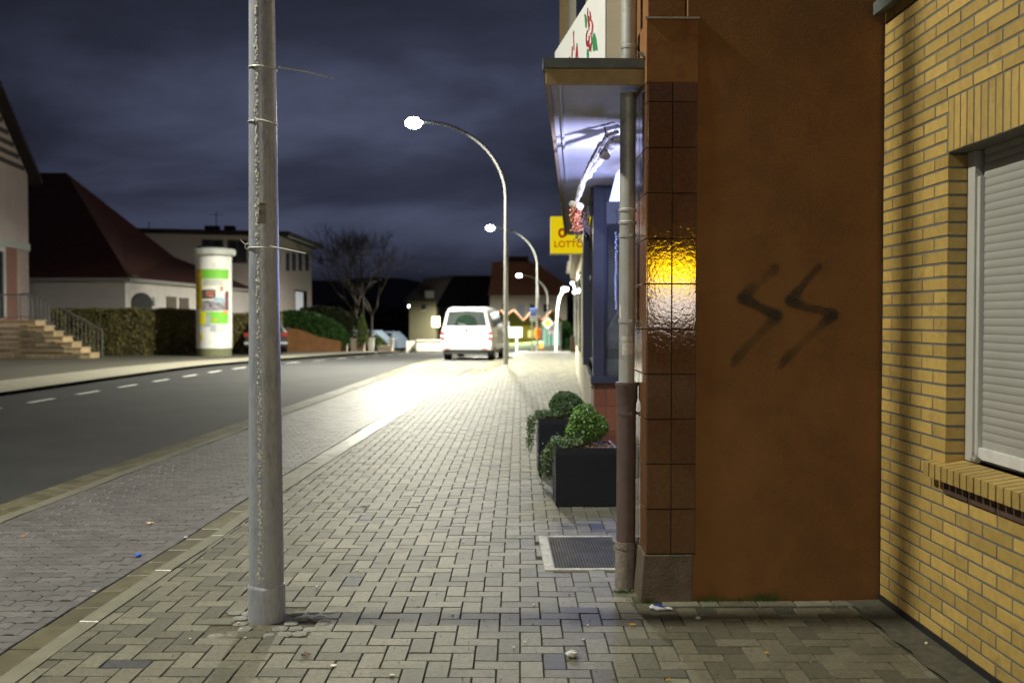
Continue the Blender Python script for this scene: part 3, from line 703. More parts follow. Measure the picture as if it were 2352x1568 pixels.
# shop lamp in the entrance recess (blue-white tubes) and led string in the window
lf = thing('shop_lamp', 'blue white lamp fitting under the entrance ceiling behind the drainpipe', 'lamp', (1.1, 8.4, 2.7))
m = MB(); a = P(1411, 450, 8.5); m.prism([(a.x, 8.4, a.z), (1.5, 8.4, a.z), (1.5, 8.4, 2.81), (a.x+.06, 8.4, 2.81)], (0, .5, 0)); obj('diffuser', m, mat('lamp_diffuser', (.8,.8,.9), .5, emit=(.55,.60,1.0,1.6)), lf)
ld = thing('led_light', 'blue led light string down the edge of the shop window', 'light string', (1.25, 9.5, 1.8))
m = MB()
for k in range(26):
    z = 1.62+.030*k; q = P(1426.5+random.uniform(-1.5,1.5), 729, 9.5); m.ball((q.x, 9.5, z), (.012,.012,.013), 6, 4)
obj('bulb', m, ledm, ld)['kind'] = 'stuff'
m = MB(); m.tube([(1.185,9.505,1.3),(1.185,9.505,2.6)], .004, 6); obj('wire', m, black, ld)
def area(name, loc, target, size, power, col, parent=None, spread=None, shape='DISK'):
    l = bpy.data.lights.new(name, 'AREA'); l.shape = shape; l.size = size; l.energy = power; l.color = col
    if spread: l.spread = spread
    o = bpy.data.objects.new(name, l); C.objects.link(o); o.location = loc
    o.rotation_euler = (Vector(target)-Vector(loc)).to_track_quat('-Z', 'Y').to_euler()
    if parent: o.parent = parent; o.location = Vector(loc)-ORG[parent.name]
    return o
area('recess_light', (1.08, 6.9, 2.02), (.62, 7.5, 2.80), .16, 20, (.50, .54, 1.0), lf, R(125))
area('window_light', (1.16, 9.42, 1.95), (.2, 7.4, 1.3), .3, 26, (.36, .44, 1.0), ld)
# ------------------------------------------------------------------ branch decoration
brn = thing('birch_branch', 'knobbly birch branch with dried orange blossom hung under the canopy', 'branch', (.9, 7.2, 2.5))
def rough(pts, rs, n=10, sub=5, j=.12):
    P_, R_ = [], []
    for i in range(len(pts)-1):
        for k in range(sub):
            t = k/sub; p = Vector(pts[i]).lerp(Vector(pts[i+1]), t)
            r_ = rs[i]+(rs[i+1]-rs[i])*t; P_.append(p+Vector([random.gauss(0, r_*.12) for _ in range(3)])); R_.append(r_*random.uniform(1-j, 1+j))
    P_.append(Vector(pts[-1])); R_.append(rs[-1]); m = MB(); m.tube(P_, R_, n); return m
mp_ = [P(1437,322,6.7), P(1408,325,6.8), P(1386,352,7.0), P(1360,385,7.2), P(1343,410,7.35), P(1332,440,7.5), P(1322,470,7.6)]
obj('branch', rough(mp_, [.034,.033,.036,.030,.026,.020,.014], j=.2), birch, brn, smooth=True)
m2_ = [P(1419,303,6.6), P(1396,312,6.7), P(1378,336,6.8), P(1362,366,6.95), P(1347,392,7.05), P(1334,425,7.2)]
obj('branch', rough(m2_, [.013,.018,.02,.019,.015,.010], 8, j=.25), birch, brn, smooth=True)
for (u, v, Y, r_) in ((1392,358,6.85,.030), (1332,474,7.45,.030)):
    p = P(u, v, Y); q = p+Vector((-.05,.12,.03)); m = MB(); m.tube([q, p], [r_*.9, r_], 14, caps=False); o = obj('stub', m, birch, brn, smooth=True)
    m = MB(); m.tube([p+Vector((0,.001,0)), p+Vector((0,-.002,0))], r_*.97, 14); obj('cut_face', m, cutwood, o)
tw = MB()
for (pts) in ([(1388,318),(1391,300),(1388,292)], [(1391,302),(1397,308),(1402,318)], [(1374,352),(1380,340)], [(1325,480),(1318,490),(1312,500)]):
    tw.tube([P(u, v, 6.75) for u, v in pts], .004, 6)
for k in range(26):
    u0, v0 = random.uniform(1318,1350), random.uniform(470,520); pts = [P(u0,v0,7.6)]
    for i in range(5): pts.append(P(u0+random.uniform(-4,5)*(i+1)*.5, v0+i*9+random.uniform(-3,3), 7.6+random.uniform(-.05,.05)))
    tw.tube(pts, .0035, 5)
for k in range(14):   # dark tangle reaching the far pipe
    u0 = random.uniform(1328,1345); tw.tube([P(u0, 485+random.uniform(0,25), 7.7), P(1342+random.uniform(-3,5), 520+random.uniform(-6,8), 7.8), P(1354+random.uniform(-3,3), 535+random.uniform(-8,6), 7.9)], .006, 5)
obj('twigs', tw, twine, brn)['kind'] = 'stuff'
fb_ = MB()
for k in range(900):
    t = random.random(); c = P(1322+random.gauss(0,5)+t*2, 478+t*52, 7.5+random.gauss(0,.03)); 
    if random.random() < 1-.35*t: fb_.leaf(c, .014)
obj('dried_blossom', fb_, dried, brn)['kind'] = 'stuff'
# thin post/downpipe under the canopy end
EP = []
def pipe(name, label, u, v0, v1, Y, w, m_, extra=None):
    a = P(u, v1, Y); b = P(u, v0, Y); t_ = thing(name, label, 'drainpipe', (a.x, Y, a.z)); r_ = w/2*Y/FPX
    m = MB(); m.tube([a, b], r_, 12)
    obj('pipe', m, m_, t_, smooth=True)
    zz = a.z+.9
    while zz < b.z:
        m = MB(); m.tube([(a.x,Y,zz),(a.x,Y,zz+.03)], r_*1.2, 12); obj('clip', m, m_, t_, smooth=True); zz += .95
    return t_
pipe('drainpipe', 'slim dark downpipe at the far end of the shop canopy', 1352, 520, 925, 17.8, 7, mat('pipe_dark_green', (.16,.17,.15), .5))
pipe('drainpipe', 'grey downpipe on the cream wall beyond the lotto sign', 1337, 582, 842, 29, 8, zinc)
# ------------------------------------------------------------------ shops along the street, beyond
def wallbox(mb, f, y0, y1, z0, z1, th=.4, off=0, n=4):
    for i in range(n):
        a = y0+(y1-y0)*i/n; b = y0+(y1-y0)*(i+1)/n
        mb.prism([(f(a)+off,a,z0),(f(b)+off,b,z0),(f(b)+off,b,z1),(f(a)+off,a,z1)], (th,0,0))
h = thing('cream_building', 'cream shop row beyond the lotto sign on the right', 'building', (2.5, 28, 0))
m = MB(); wallbox(m, F, 20.2, 52, -2, 2.95, 3.0); obj('wall', m, cream, h)
m = MB(); wallbox(m, F, 21, 40, 2.96, 3.12, 3.0, -.2); a = P(1302,600,42); m.prism([(a.x,42,a.z-.5),(a.x+.3,42,a.z-.5),(a.x+.55,42,a.z),(a.x+.05,42,a.z)], (0,.4,0)); obj('eaves', m, mat('eaves_grey', (.35,.33,.30), .8), h)
m = MB()
for k in range(5): y = 21+k*5; wallbox(m, F, y, y+2.6, .8, 2.5, .05, -.03, 1)
obj('shop_window', m, glass_d, h)
m = MB(); a = P(1310,780,50); m.box((a.x, 49.8, a.z-1), (a.x+.5, 50, a.z+.2)); obj('plinth', m, mat('brown_plinth', (.12,.07,.05), .8), h)
# ------------------------------------------------------------------ planters
def planter(Y0, x0, s_, zt, label, bw, tall, seed, trail, dark):
    random.seed(seed); t_ = thing('planter', label, 'planter', (x0+s_/2, Y0+s_/2, 0))
    m = MB(); x1, Y1 = x0+s_, Y0+s_
    m.box((x0+.01,Y0+.01,.004),(x1-.01,Y1-.01,zt-.05))
    for (a, b) in (((x0,Y0,zt-.06),(x1,Y0+.025,zt)), ((x0,Y1-.025,zt-.06),(x1,Y1,zt)), ((x0,Y0+.0255,zt-.06),(x0+.025,Y1-.0255,zt)), ((x1-.025,Y0+.0255,zt-.06),(x1,Y1-.0255,zt))): m.box(a, b)
    obj('pot', m, wicker, t_, bevel=.004)
    wv = MB(); n = int(s_/.0165); k = 0; z = .008
    while z < zt-.004:
        for i in range(n):
            if (i+k) % 2: continue
            a = x0+i*s_/n; wv.box((a-.001, Y0-.003, z), (a+s_/n*1.25, Y0+.012, z+.0095)); b = Y0+i*s_/n; wv.box((x0-.003, b-.001, z), (x0+.012, b+s_/n*1.25, z+.0095))
        z += .0125; k += 1
    obj('wicker_weave', wv, wicker, t_, bevel=.0)
    m = MB(); m.box((x0+.026,Y0+.026,zt-.05),(x1-.026,Y1-.026,zt-.012)); obj('soil', m, soil, t_)
    m = MB()
    for i in range(260): m.leaf((random.uniform(x0+.03,x1-.03), random.uniform(Y0+.03,Y1-.03), zt-.008+random.uniform(0,.016)), .013)
    o = obj('fallen_leaves', m, mat('dead_leaves', (.22,.13,.07), .8, var=.4, island=.5), t_); o['kind'] = 'stuff'
    return t_
def bush(name, label, c, r, n, m_, sz, seed, squash=.85, group=None, lumpy=.15):
    random.seed(seed); t_ = thing(name, label, 'plant', (c[0], c[1], c[2]-r)); m = MB()
    lob = [(Vector((random.gauss(0,1),random.gauss(0,1),random.gauss(0,1))).normalized(), random.uniform(-.1,.22)) for _ in range(14)]
    for i in range(n):
        d = Vector((random.gauss(0,1),random.gauss(0,1),random.gauss(0,1))).normalized()
        k = 1+sum(a*max(0, d.dot(l)-.72)*2.6 for l, a in lob)*lumpy/.15
        rr = r*k*(1-abs(random.gauss(0,.13))); m.leaf(Vector(c)+Vector((d.x*rr, d.y*rr, d.z*rr*squash)), sz)
    o = obj('foliage', m, m_, t_); o['kind'] = 'stuff'
    m = MB(); q = Vector(c); 
    for k in range(9):
        e = q+Vector((random.uniform(-.6,.6)*r, random.uniform(-.6,.6)*r, random.uniform(-.2,.6)*r)); m.tube([q-Vector((0,0,r*1.02)), q-Vector((0,0,r*.4))+Vector((random.uniform(-.1,.1)*r,0,0)), e], [.006,.005,.002], 6)
    obj('stem', m, bark, t_); return t_
zt1 = .478; zt2 = .553
planter(8.0, .472, .50, zt1, 'front black wicker planter of the pair, nearest the drainpipe', .2, .2, 1, 1, 0)
planter(9.56, .397, .47, zt2, 'rear black wicker planter of the pair, half hidden by the front one', .2, .2, 2, 1, 0)
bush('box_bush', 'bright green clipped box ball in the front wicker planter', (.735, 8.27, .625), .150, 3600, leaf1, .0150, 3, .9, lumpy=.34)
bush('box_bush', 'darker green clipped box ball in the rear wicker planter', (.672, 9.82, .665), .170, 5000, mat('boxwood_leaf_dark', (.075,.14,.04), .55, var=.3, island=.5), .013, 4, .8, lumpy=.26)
def ivy(name, label, p0, seed, zlow, spread):
    random.seed(seed); t_ = thing(name, label, 'plant', p0); st_ = MB(); lv = MB()
    for k in range(11):
        x, y, z = p0; x += random.uniform(-.02,.16); y += random.uniform(-.02,.10); pts = [(x,y,z)]; dirx = -random.uniform(.03,.08)*spread; zend = random.uniform(zlow, z-.05)
        for i in range(9):
            t_i = (i+1)/9; xx = p0[0]+dirx*(1.5*t_i)**.6-.02+random.gauss(0,.006); zz = z+.03*math.sin(min(1,t_i*3)*3.14)-(z-zend)*max(0,t_i-.15)/.85; pts.append((xx if t_i > .15 else x, y+random.gauss(0,.008), zz))
        st_.tube(pts, .0018, 5)
        for i in range(60):
            j_ = random.randrange(len(pts)-1); q = Vector(pts[j_]).lerp(Vector(pts[j_+1]), random.random()); lv.leaf(q+Vector([random.gauss(0,.016) for _ in range(3)]), .014)
    for i in range(900): lv.leaf((p0[0]+random.uniform(-.03,.22), p0[1]+random.uniform(-.03,.3), p0[2]+.02+abs(random.gauss(0,.022))), .014)
    obj('stem', st_, bark, t_); o = obj('foliage', lv, leaf2, t_); o['kind'] = 'stuff'; return t_
ivy('trailing_ivy', 'pale green ivy trailing over the left corner of the front planter', (.475, 8.02, zt1+.005), 11, .12, 1.0)
ivy('trailing_ivy', 'ivy creeping over the left corner of the rear planter', (.400, 9.59, zt2+.005), 12, .24, 1.0)
random.seed(21)
# ------------------------------------------------------------------ light-well grate
gr = thing('floor_grate', 'steel mesh grate in a pale concrete surround beside the drainpipe', 'grate', (.55, 6.45, 0))
m = MB(); m.box((.285,5.985,-.04),(.345,6.93,.006)); m.box((.3455,6.885,-.04),(.795,6.93,.006)); m.box((.3455,5.985,-.04),(.795,6.025,.006)); obj('concrete_surround', m, mat('pale_concrete', (.48,.47,.42), .85, var=.2, scale=20, stain=(.25,.25,.2), stain_scale=8), gr, bevel=.003)
m = MB(); a = (.350,6.03,.790,6.88)
x = a[0]
while x < a[2]: m.box((x,a[1],-.022),(x+.0028,a[3],.002)); x += .0185
y = a[1]
while y < a[3]: m.box((a[0],y,-.020),(a[2],y+.0030,.0035)); y += .0275
m.box((a[0]-.003,a[1]-.003,-.022),(a[0]+.002,a[3],.005)); m.box((a[0],a[1]-.0035,-.022),(a[2],a[1]+.002,.0052)); m.box((a[0],a[3]-.002,-.022),(a[2],a[3]+.003,.0052))
obj('mesh_grid', m, mat('grate_steel', (.17,.17,.155), .5, metal=.4, var=.3), gr)
m = MB(); m.box((.35,6.03,-.3),(.79,6.88,-.06)); obj('shaft', m, black, gr)

# ------------------------------------------------------------------ street lamps
def arm_pts(side, reach, h, n=14):
    pts = [(0,0,0), (0,0,h*.4), (0,0,h*.68)]
    for i in range(1, n+1):
        a = math.pi/2*i/n; pts.append((side*reach*(1-math.cos(a)), 0, h*.68+(h*.985-h*.68)*math.sin(a)))
    return pts
def lamp_proto(h=8.0, reach=2.75, r0=.088, detail=True):
    t_ = thing('street_lamp', '', 'street lamp', (0,0,0))
    pts = arm_pts(-1, reach, h); rs = []
    for i, p in enumerate(pts):
        z = p[2]; rs.append((r0 if z < h*.3 else r0) - (r0-.045)*min(1, z/(h*.68)))
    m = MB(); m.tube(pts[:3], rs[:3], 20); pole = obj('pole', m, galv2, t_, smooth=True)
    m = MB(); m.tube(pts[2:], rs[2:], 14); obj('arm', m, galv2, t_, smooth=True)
    m = MB(); x = -reach
    m.ball((x-.22, 0, h*.985+.02), (.34,.14,.075), 16, 8); obj('lamp_head', m, mat('lamp_housing', (.30,.31,.31), .5), t_, smooth=True)
    m = MB(); m.ball((x-.24, 0, h*.985-.045), (.27,.20,.17), 14, 8); obj('lens', m, lampglow, t_, smooth=True)
    return t_
def copy_tree(o):
    c = o.copy(); C.objects.link(c)
    for ch in o.children:
        k = ch.copy(); C.objects.link(k); k.parent = c
    return c
LG = 'street lamps along the road'
LCOL = (1.0, .97, .80)
lp0 = lamp_proto()
#   x, y, z, mirrored, scale, power, label
cfg = [(.27, 32.5, 0, 0, 1.0, 5900, 'nearest curved street lamp, on the kerb just behind the white van'),
       (2.52, 63.3, gz(63.3), 0, 1.0, 3600, 'second curved street lamp, with an orange bin on its pole'),
       (5.2, 103, gz(103)+.02, 0, 1.0, 900, 'third curved street lamp, low in front of the brown roofed house'),
       (-1.75, 146, gz(146), 0, 1.0, 700, 'small far street lamp whose head shows just above the white van'),
       (-12.2, 172, gz(172), 0, 1.0, 700, 'leftmost far street lamp, left of the white van'),
       (-1.2, -22.5, 0, 0, 1.0, 230, 'street lamp further back along the kerb behind the viewer')]
for i, (x, y, z, mir, sc, pw, lb) in enumerate(cfg):
    o = lp0 if i == 0 else copy_tree(lp0)
    o.location = (x, y, z); o['label'] = lb; o['group'] = LG; ORG[o.name] = Vector((x, y, z))
    a = area('lamp_light', (x-2.99, y, z+7.60), (x-2.99, y-(.35 if i == 0 else 0), z), .2, pw, (1.0, .97, .80) if i != 5 else (1.0,.86,.60), o, R(172) if i == 0 else None)
# ------------------------------------------------------------------ foreground lamp post (its head is above the picture)
fp_ = thing('street_lamp', 'big foreground galvanised lamp post with cable ties', 'street lamp', (-1.17, 5.06, 0), LG)
X0, Y0 = -1.178, 5.06
m = MB(); m.tube([(X0,Y0,-.05),(X0,Y0,.16),(X0-.001,Y0,.170),(X0-.001,Y0,.178)], [.094,.094,.093,.088], 40); obj('base_sleeve', m, galv, fp_, smooth=True)
m = MB(); m.tube([(X0,Y0,.17),(X0-.001,Y0,.8),(X0-.003,Y0,1.6),(X0-.006,Y0,3.2),(X0-.01,Y0,5.4)], [.0875,.083,.0765,.0635,.05], 48); obj('pole', m, galv, fp_, smooth=True)
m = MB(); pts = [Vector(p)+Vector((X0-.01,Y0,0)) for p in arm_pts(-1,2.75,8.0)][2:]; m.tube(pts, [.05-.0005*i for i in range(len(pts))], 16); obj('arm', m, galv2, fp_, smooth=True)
m = MB(); m.ball((X0-2.98, Y0, 7.90), (.34,.14,.075), 16, 8); obj('lamp_head', m, MATS['lamp_housing'], fp_, smooth=True)
m = MB(); m.ball((X0-3.0, Y0, 7.84), (.27,.20,.17), 14, 8); obj('lens', m, lampglow, fp_, smooth=True)
area('lamp_light', (X0-3.0, Y0+.04, 7.60), (X0-3.0, Y0+.04, 0), .28, 860, LCOL, fp_)
def pr(z):
    return interp([(.17,.0875),(.8,.083),(1.6,.0765),(3.2,.0635),(5.4,.05)], z)
# rough flakes down the pole, paled and tilted so lamp glare is painted in
ws = MB(); random.seed(5)
z = .2
while z < 3.3:
    cx_ = X0-.001-.0025*(z-.8 if z > .8 else 0)
    for q_ in range(2):
        a = -.22+.05*math.sin(z*1.7)+random.gauss(0,.07); r_ = pr(z)+.0004; h_ = random.uniform(.004,.020); w_ = random.uniform(.05,.20); lf = random.uniform(.0008,.0028)
        if random.random() < .72:
            v_ = []
            for kk in range(4):
                aa = a+w_*kk/3; rr = r_+lf*kk/3
                v_ += [(cx_+rr*math.sin(aa), Y0-rr*math.cos(aa), z+random.uniform(-.002,.002)), (cx_+rr*math.sin(aa), Y0-rr*math.cos(aa), z+h_*(1-abs(kk-1.5)*.25))]
            ws.add(v_, [(2*kk, 2*kk+2, 2*kk+3, 2*kk+1) for kk in range(3)])
    z += random.uniform(.006,.018)
zr_ = obj('glare_streak_flakes', ws, mat('glare_pale_flakes', (.80,.77,.66), .4, metal=.0, var=.3, scale=50), fp_); zr_['kind'] = 'stuff'
zc = (P(607,490,Y0-.07)).z
m = MB(); cylpatch(m, X0-.004, Y0, pr(zc)+.0010, -.13, .40, zc-.052, zc+.052); sk = obj('sticker', m, mat('sticker_paper', (.30,.285,.235), .6, var=.15, scale=50), fp_)
r_ = pr(zc)+.0018
for z_ in (.046, .0425):
    m = MB(); cylpatch(m, X0-.004, Y0, r_, -.10, .37, zc+z_, zc+z_+.0015, 4); obj('text_line', m, mat('sticker_print', (.05,.05,.05), .6), sk)
m = MB()
pts = [(-.08,.000),(-.03,.012),(-.04,-.012),(.02,.014),(.00,-.010),(.06,.010),(.07,-.008),(.12,.012),(.13,-.006),(.19,.004),(.31,.008)]
m.tube([Vector((X0-.004+r_*math.sin(a), Y0-r_*math.cos(a), zc+z)) for a, z in pts], .0011, 5)
obj('scribble', m, mat('ink', (.02,.02,.05), .6), sk)
# cable ties
def tie(label, z, tilt, tail, wrap=(0, 2*math.pi)):
    t_ = thing('cable_tie', label, 'cable tie', (X0-.003, Y0, z), 'cable ties round the lamp post'); m = MB(); pts = []
    for k in range(33):
        a = wrap[0]+(wrap[1]-wrap[0])*k/32; r_ = pr(z)+.0028; pts.append((X0-.0045+r_*math.sin(a), Y0-r_*math.cos(a), z+tilt*math.sin(a)*r_))
    m.tube(pts, .0036, 6); obj('band', m, white_pl, t_, smooth=True)
    m = MB(); m.tube(tail, [.0042]*(len(tail)-1)+[.003], 6); obj('tail', m, white_pl, t_, smooth=True)
    m = MB(); m.box(Vector(tail[0])-Vector((.006,.004,.006)), Vector(tail[0])+Vector((.006,.004,.006))); obj('head', m, white_pl, t_, bevel=.001)
    return t_
Yt = Y0-.02
tie('topmost cable tie with a long straight tail pointing right', P(610,152,Y0-.06).z, -.04, [P(641,155,Y0-.02), P(700,164,Y0-.03), P(766,180,Y0-.04)])
tie('middle cable tie with its short end bent across the post', P(610,279,Y0-.06).z, -.10, [P(586,274,Y0-.068), P(604,276,Y0-.076), P(622,281,Y0-.074), P(636,289,Y0-.062)])
tie('lowest cable tie, looped at the left, tail pointing right', P(610,568,Y0-.07).z, .0, [P(622,566,Y0-.088), P(650,571,Y0-.09), P(702,582,Y0-.09)])
m = MB(); cc = P(569,566,Y0-.03); pts = [(cc.x+.014*math.cos(a*math.pi/8), cc.y, cc.z+.014*math.sin(a*math.pi/8)) for a in range(17)]; m.tube(pts, .0028, 6, caps=False); m.tube([P(565,562,Y0-.03), P(557,556,Y0-.03), P(551,549,Y0-.03)], .0025, 6)
t_ = thing('wire_loop', 'thin white wire loop sticking out left of the post', 'wire', P(575,566,Y0-.03)); obj('loop', m, white_pl, t_, smooth=True)
# cobbles round the post
cbd = MB(); cbd.add([(-1.46,4.70,-.0075),(-.87,4.70,-.0075),(-.87,5.30,-.0075),(-1.46,5.30,-.0075)], [(0,1,2,3)]); struct(obj('cobble_bed', cbd, mat('cobble_bed_sand', (.095,.088,.062), .95, var=.4, scale=30, bump=.004, bscale=60)))
cob = MB(); random.seed(9)
for j in range(5):
    for i in range(7):
        x = -1.40+i*.082+random.uniform(-.01,.01)+(.04 if j%2 else 0); y = 4.76+j*.088+random.uniform(-.008,.008)
        if x > -.86 or math.hypot(x+.035-X0, y+.04-Y0) < .115: continue
        if random.random() < .12: continue
        w_, h_ = random.uniform(.066,.080), random.uniform(.068,.084)
        n = 12; c0 = []
        for k in range(n):
            a = 2*math.pi*k/n; q = (abs(math.cos(a))**5+abs(math.sin(a))**5)**-.2*random.uniform(.90,1.06)
            c0.append((x+w_/2+w_/2*q*math.cos(a), y+h_/2+h_/2*q*math.sin(a)))
        pav(cob, c0, random.uniform(-.001,.004), .008)
struct(obj('cobbles', cob, mat('granite_setts', (.20,.195,.17), .8, var=.35, scale=40, bump=.004, bscale=70, island=.15)))
# ------------------------------------------------------------------ white van
def loft(mb, secs, close=True):
    n = len(secs[0]); vs = [p for s_ in secs for p in s_]
    fs = [(i*n+k, i*n+(k+1)%n, (i+1)*n+(k+1)%n, (i+1)*n+k) for i in range(len(secs)-1) for k in range(n)]
    if close: fs += [tuple(range(n))[::-1], tuple(range((len(secs)-1)*n, len(secs)*n))]
    return mb.add(vs, fs)
vh = R(-7.5)
vloc = P(1066, 828, 36.6); vz = gz(36.6)-.034
van = thing('parked_van', 'white van parked on the bay seen from behind', 'van', (vloc.x+.08, 36.6, vz), rz=vh)
def sec(y, hw, zt, hwt, zb=.36, rt=.13):
    pts = [(-hw*.97, zb), (-hw, zb+.12), (-hw, .95), (-hw*.985, 1.10), (-hwt-.03, zt-.30), (-hwt, zt-.16), (-hwt+.07, zt-.05), (-hwt+.20, zt)]
    pts = pts+[(-x, z) for x, z in pts[::-1]]
    return [(x, y, z) for x, z in pts]
m = MB(); loft(m, [sec(.0,.90,1.88,.70), sec(.05,.94,1.93,.745), sec(.25,.95,1.965,.76), sec(2.4,.95,1.975,.77), sec(3.5,.95,1.93,.75), sec(4.15,.93,1.25,.78), sec(4.75,.88,1.08,.72), sec(4.88,.80,.95,.66)])
body = obj('body', m, van_m, van, smooth=True, local=True)
# tail face runs almost vertical: window, lamps, bumper, plate
m = MB(); zw0, zw1 = 1.28, 1.80
m.prism([(-.76,-.012,zw0),(.76,-.012,zw0),(.66,-.012,zw1),(.0,-.012,zw1+.03),(-.66,-.012,zw1)], (0,.03,0)); obj('rear_window', m, mat('van_glass', (.035,.042,.042), .10, var=.3, scale=3, spec=.8), van, local=True, bevel=.008)
m = MB(); m.prism([(.02*math.cos(a)*25*.85, -.014, 1.285+.40*math.sin(a)) for a in [math.pi*k/14 for k in range(15)]], (0,-.004,0)); obj('wiped_area', m, mat('wiped_glass', (.012,.022,.016), .08, var=.2), bpy.data.objects['rear_window'], local=True)
for sx in (-1, 1):
    m = MB()
    m.prism([(sx*.80,-.015,.76),(sx*.955,-.010,.76),(sx*.950,-.010,1.06),(sx*.86,-.015,1.04),(sx*.80,-.015,1.00)], (0,.20,0)); tl_ = obj('tail_light', m, red_l, van, local=True, bevel=.01)
    m = MB(); m.box((sx*.80,-.022,.85),(sx*.956,.1,.94)); obj('clear_lens', m, mat('clear_lens', (.6,.55,.53), .2), tl_, local=True)
m = MB(); loft(m, [[(x,y,z) for (y,z) in ((-.10,.40),(-.13,.48),(-.13,.60),(-.09,.66),(.10,.68),(.10,.36))] for x in (-.93,-.6,0,.6,.93)]); obj('bumper', m, van_m, van, smooth=True, local=True)
m = MB(); m.box((-.80,-.06,.24),(.80,.2,.36)); m.box((-.86,.2,.22),(.86,4.6,.38)); obj('underbody', m, black, van, local=True)
m = MB(); m.box((-.78,-.135,.43),(-.60,-.12,.46)); m.box((.60,-.135,.43),(.78,-.12,.46)); obj('reflector', m, red_l, van, local=True)
m = MB(); m.box((-.26,-.022,.80),(.26,.01,.90)); obj('number_plate', m, mat('plate_white', (.75,.75,.72), .4), van, local=True)
m = MB(); m.box((-.34,-.03,.925),(.34,.01,.95)); obj('handle', m, black, van, local=True)
m = MB()
m.tube([(0,-.02,1.12),(0,.01,1.12)], .055, 20); obj('emblem', m, mat('emblem_grey', (.25,.25,.25), .3, metal=.6), van, local=True)
for sx in (-1, 1):
    for y in (.85, 3.75):
        m = MB(); m.tube([(sx*.72,y,.32),(sx*.945,y,.32)], .325, 24); wh = obj('wheel', m, rubber, van, smooth=True, local=True)
        m = MB(); m.tube([(sx*.93,y,.32),(sx*.952,y,.32)], .20, 16); obj('rim', m, galv2, wh, local=True)
    m = MB(); m.box((sx*.96,3.45,1.18),(sx*1.18,3.52,1.42)); obj('mirror', m, van_m, van, local=True, bevel=.03)
    m = MB(); m.prism([(sx*.962,.5,1.22),(sx*.962,3.3,1.22),(sx*.80,3.1,1.74),(sx*.80,.6,1.74)], (-sx*.03,0,0)); obj('side_window', m, MATS['van_glass'], van, local=True)
    m = MB(); m.box((sx*.955,1.6,.96),(sx*.965,3.4,.99)); obj('side_trim', m, mat('trim_grey', (.3,.3,.3), .5), van, local=True)
m = MB(); m.box((-.80,-.008,.70),(.80,.01,.712)); m.box((-.805,-.008,.712),(-.795,.01,1.26)); m.box((.795,-.008,.712),(.805,.01,1.26)); obj('door_seam', m, black, van, local=True)
m = MB(); m.tube([(0,-.016,1.30),(-.28,-.018,1.36)], .012, 6); obj('wiper', m, black, van, local=True)
m = MB(); m.box((-.05,-.04,1.90),(.05,.06,1.93)); obj('brake_light', m, red_l, van, local=True)
# ------------------------------------------------------------------ advertising column
q = G(500, 812); LX, LY = -11.45, 40.4
li = thing('advertising_column', 'round white advertising pillar with green poster', 'advertising column', (LX, LY, 0))
px2 = LY/FPX; rC = .70
z_of = lambda v: P(500, v, LY-.6).z
m = MB(); m.tube([(LX,LY,-.1),(LX,LY,z_of(800))], .68, 36); obj('base', m, mat('green_grey_base', (.17,.18,.10), .8), li, smooth=True)
m = MB(); m.tube([(LX,LY,z_of(800)),(LX,LY,z_of(586))], rC, 48); obj('shaft', m, mat('white_column', (.86,.86,.84), .6, var=.06, scale=2, stain=(.62,.62,.58), stain_scale=1.4, stain_lo=.55, stain_hi=.7), li, smooth=True)
m = MB(); m.tube([(LX,LY,z_of(586)),(LX,LY,z_of(583)),(LX,LY,z_of(573)),(LX,LY,z_of(570)),(LX,LY,z_of(566))], [.80,.86,.86,.82,.3], 48); obj('cap', m, mat('column_cap', (.50,.52,.50), .5), li, smooth=True)
def zz(y): return z_of(516.8+y*.2198)   # rows measured in the enlargement
def ang(x):                              # column in the enlargement -> angle round the shaft
    u = 430.7+x*.2198; c = 1143+LX/ (LY)*FPX; s_ = (u-502)/40.5
    return math.asin(max(-.999, min(.999, s_)))
def patch(name, x0, x1, y0, y1, m_, lift=.004, parent=None):
    mb = MB(); cylpatch(mb, LX, LY, rC+lift, ang(x0)+view, ang(x1)+view, zz(y1), zz(y0), 10); return obj(name, mb, m_, parent or li, smooth=True)
view = math.atan2(LX, LY)*-1
view = -view*-1
base_ang = math.atan2(-LX, LY)
view = base_ang
gp_ = mat('poster_green', (.20,.58,.06), .6, var=.05)
poster = patch('poster', 205, 480, 460, 1035, mat('poster_white', (.80,.79,.72), .6, var=.04))
patch('green_header', 207, 470, 462, 560, gp_, .008, poster); patch('green_footer', 207, 465, 905, 1030, gp_, .008, poster)
patch('photo_dark', 207, 340, 675, 770, mat('poster_photo', (.10,.10,.11), .5, var=.9, scale=7), .008, poster)
patch('photo_red', 245, 320, 690, 745, mat('poster_photo_red', (.5,.16,.12), .5, var=.6, scale=8), .012, poster)
patch('photo_grey', 207, 465, 790, 895, mat('poster_photo_grey', (.30,.28,.32), .5, var=.8, scale=6), .008, poster)
patch('photo_blue', 320, 440, 755, 810, mat('poster_photo_blue', (.35,.48,.60), .5, var=.4, scale=8), .012, poster)
patch('photo_face', 385, 415, 640, 690, mat('poster_photo_skin', (.42,.26,.17), .5, var=.3, scale=14), .012, poster)
patch('photo_coat', 360, 430, 690, 755, mat('poster_coat', (.72,.72,.74), .5), .012, poster)
patch('photo_maroon', 435, 468, 690, 890, mat('poster_maroon', (.22,.08,.10), .5, var=.4), .012, poster)
patch('orange_mark', 300, 350, 985, 1002, mat('poster_orange', (.80,.35,.03), .5), .012, poster); patch('orange_mark', 412, 462, 900, 925, MATS['poster_orange'], .012, poster)
patch('grey_figure', 225, 285, 930, 1060, mat('poster_grey', (.45,.5,.55), .5, var=.2), .014, poster)
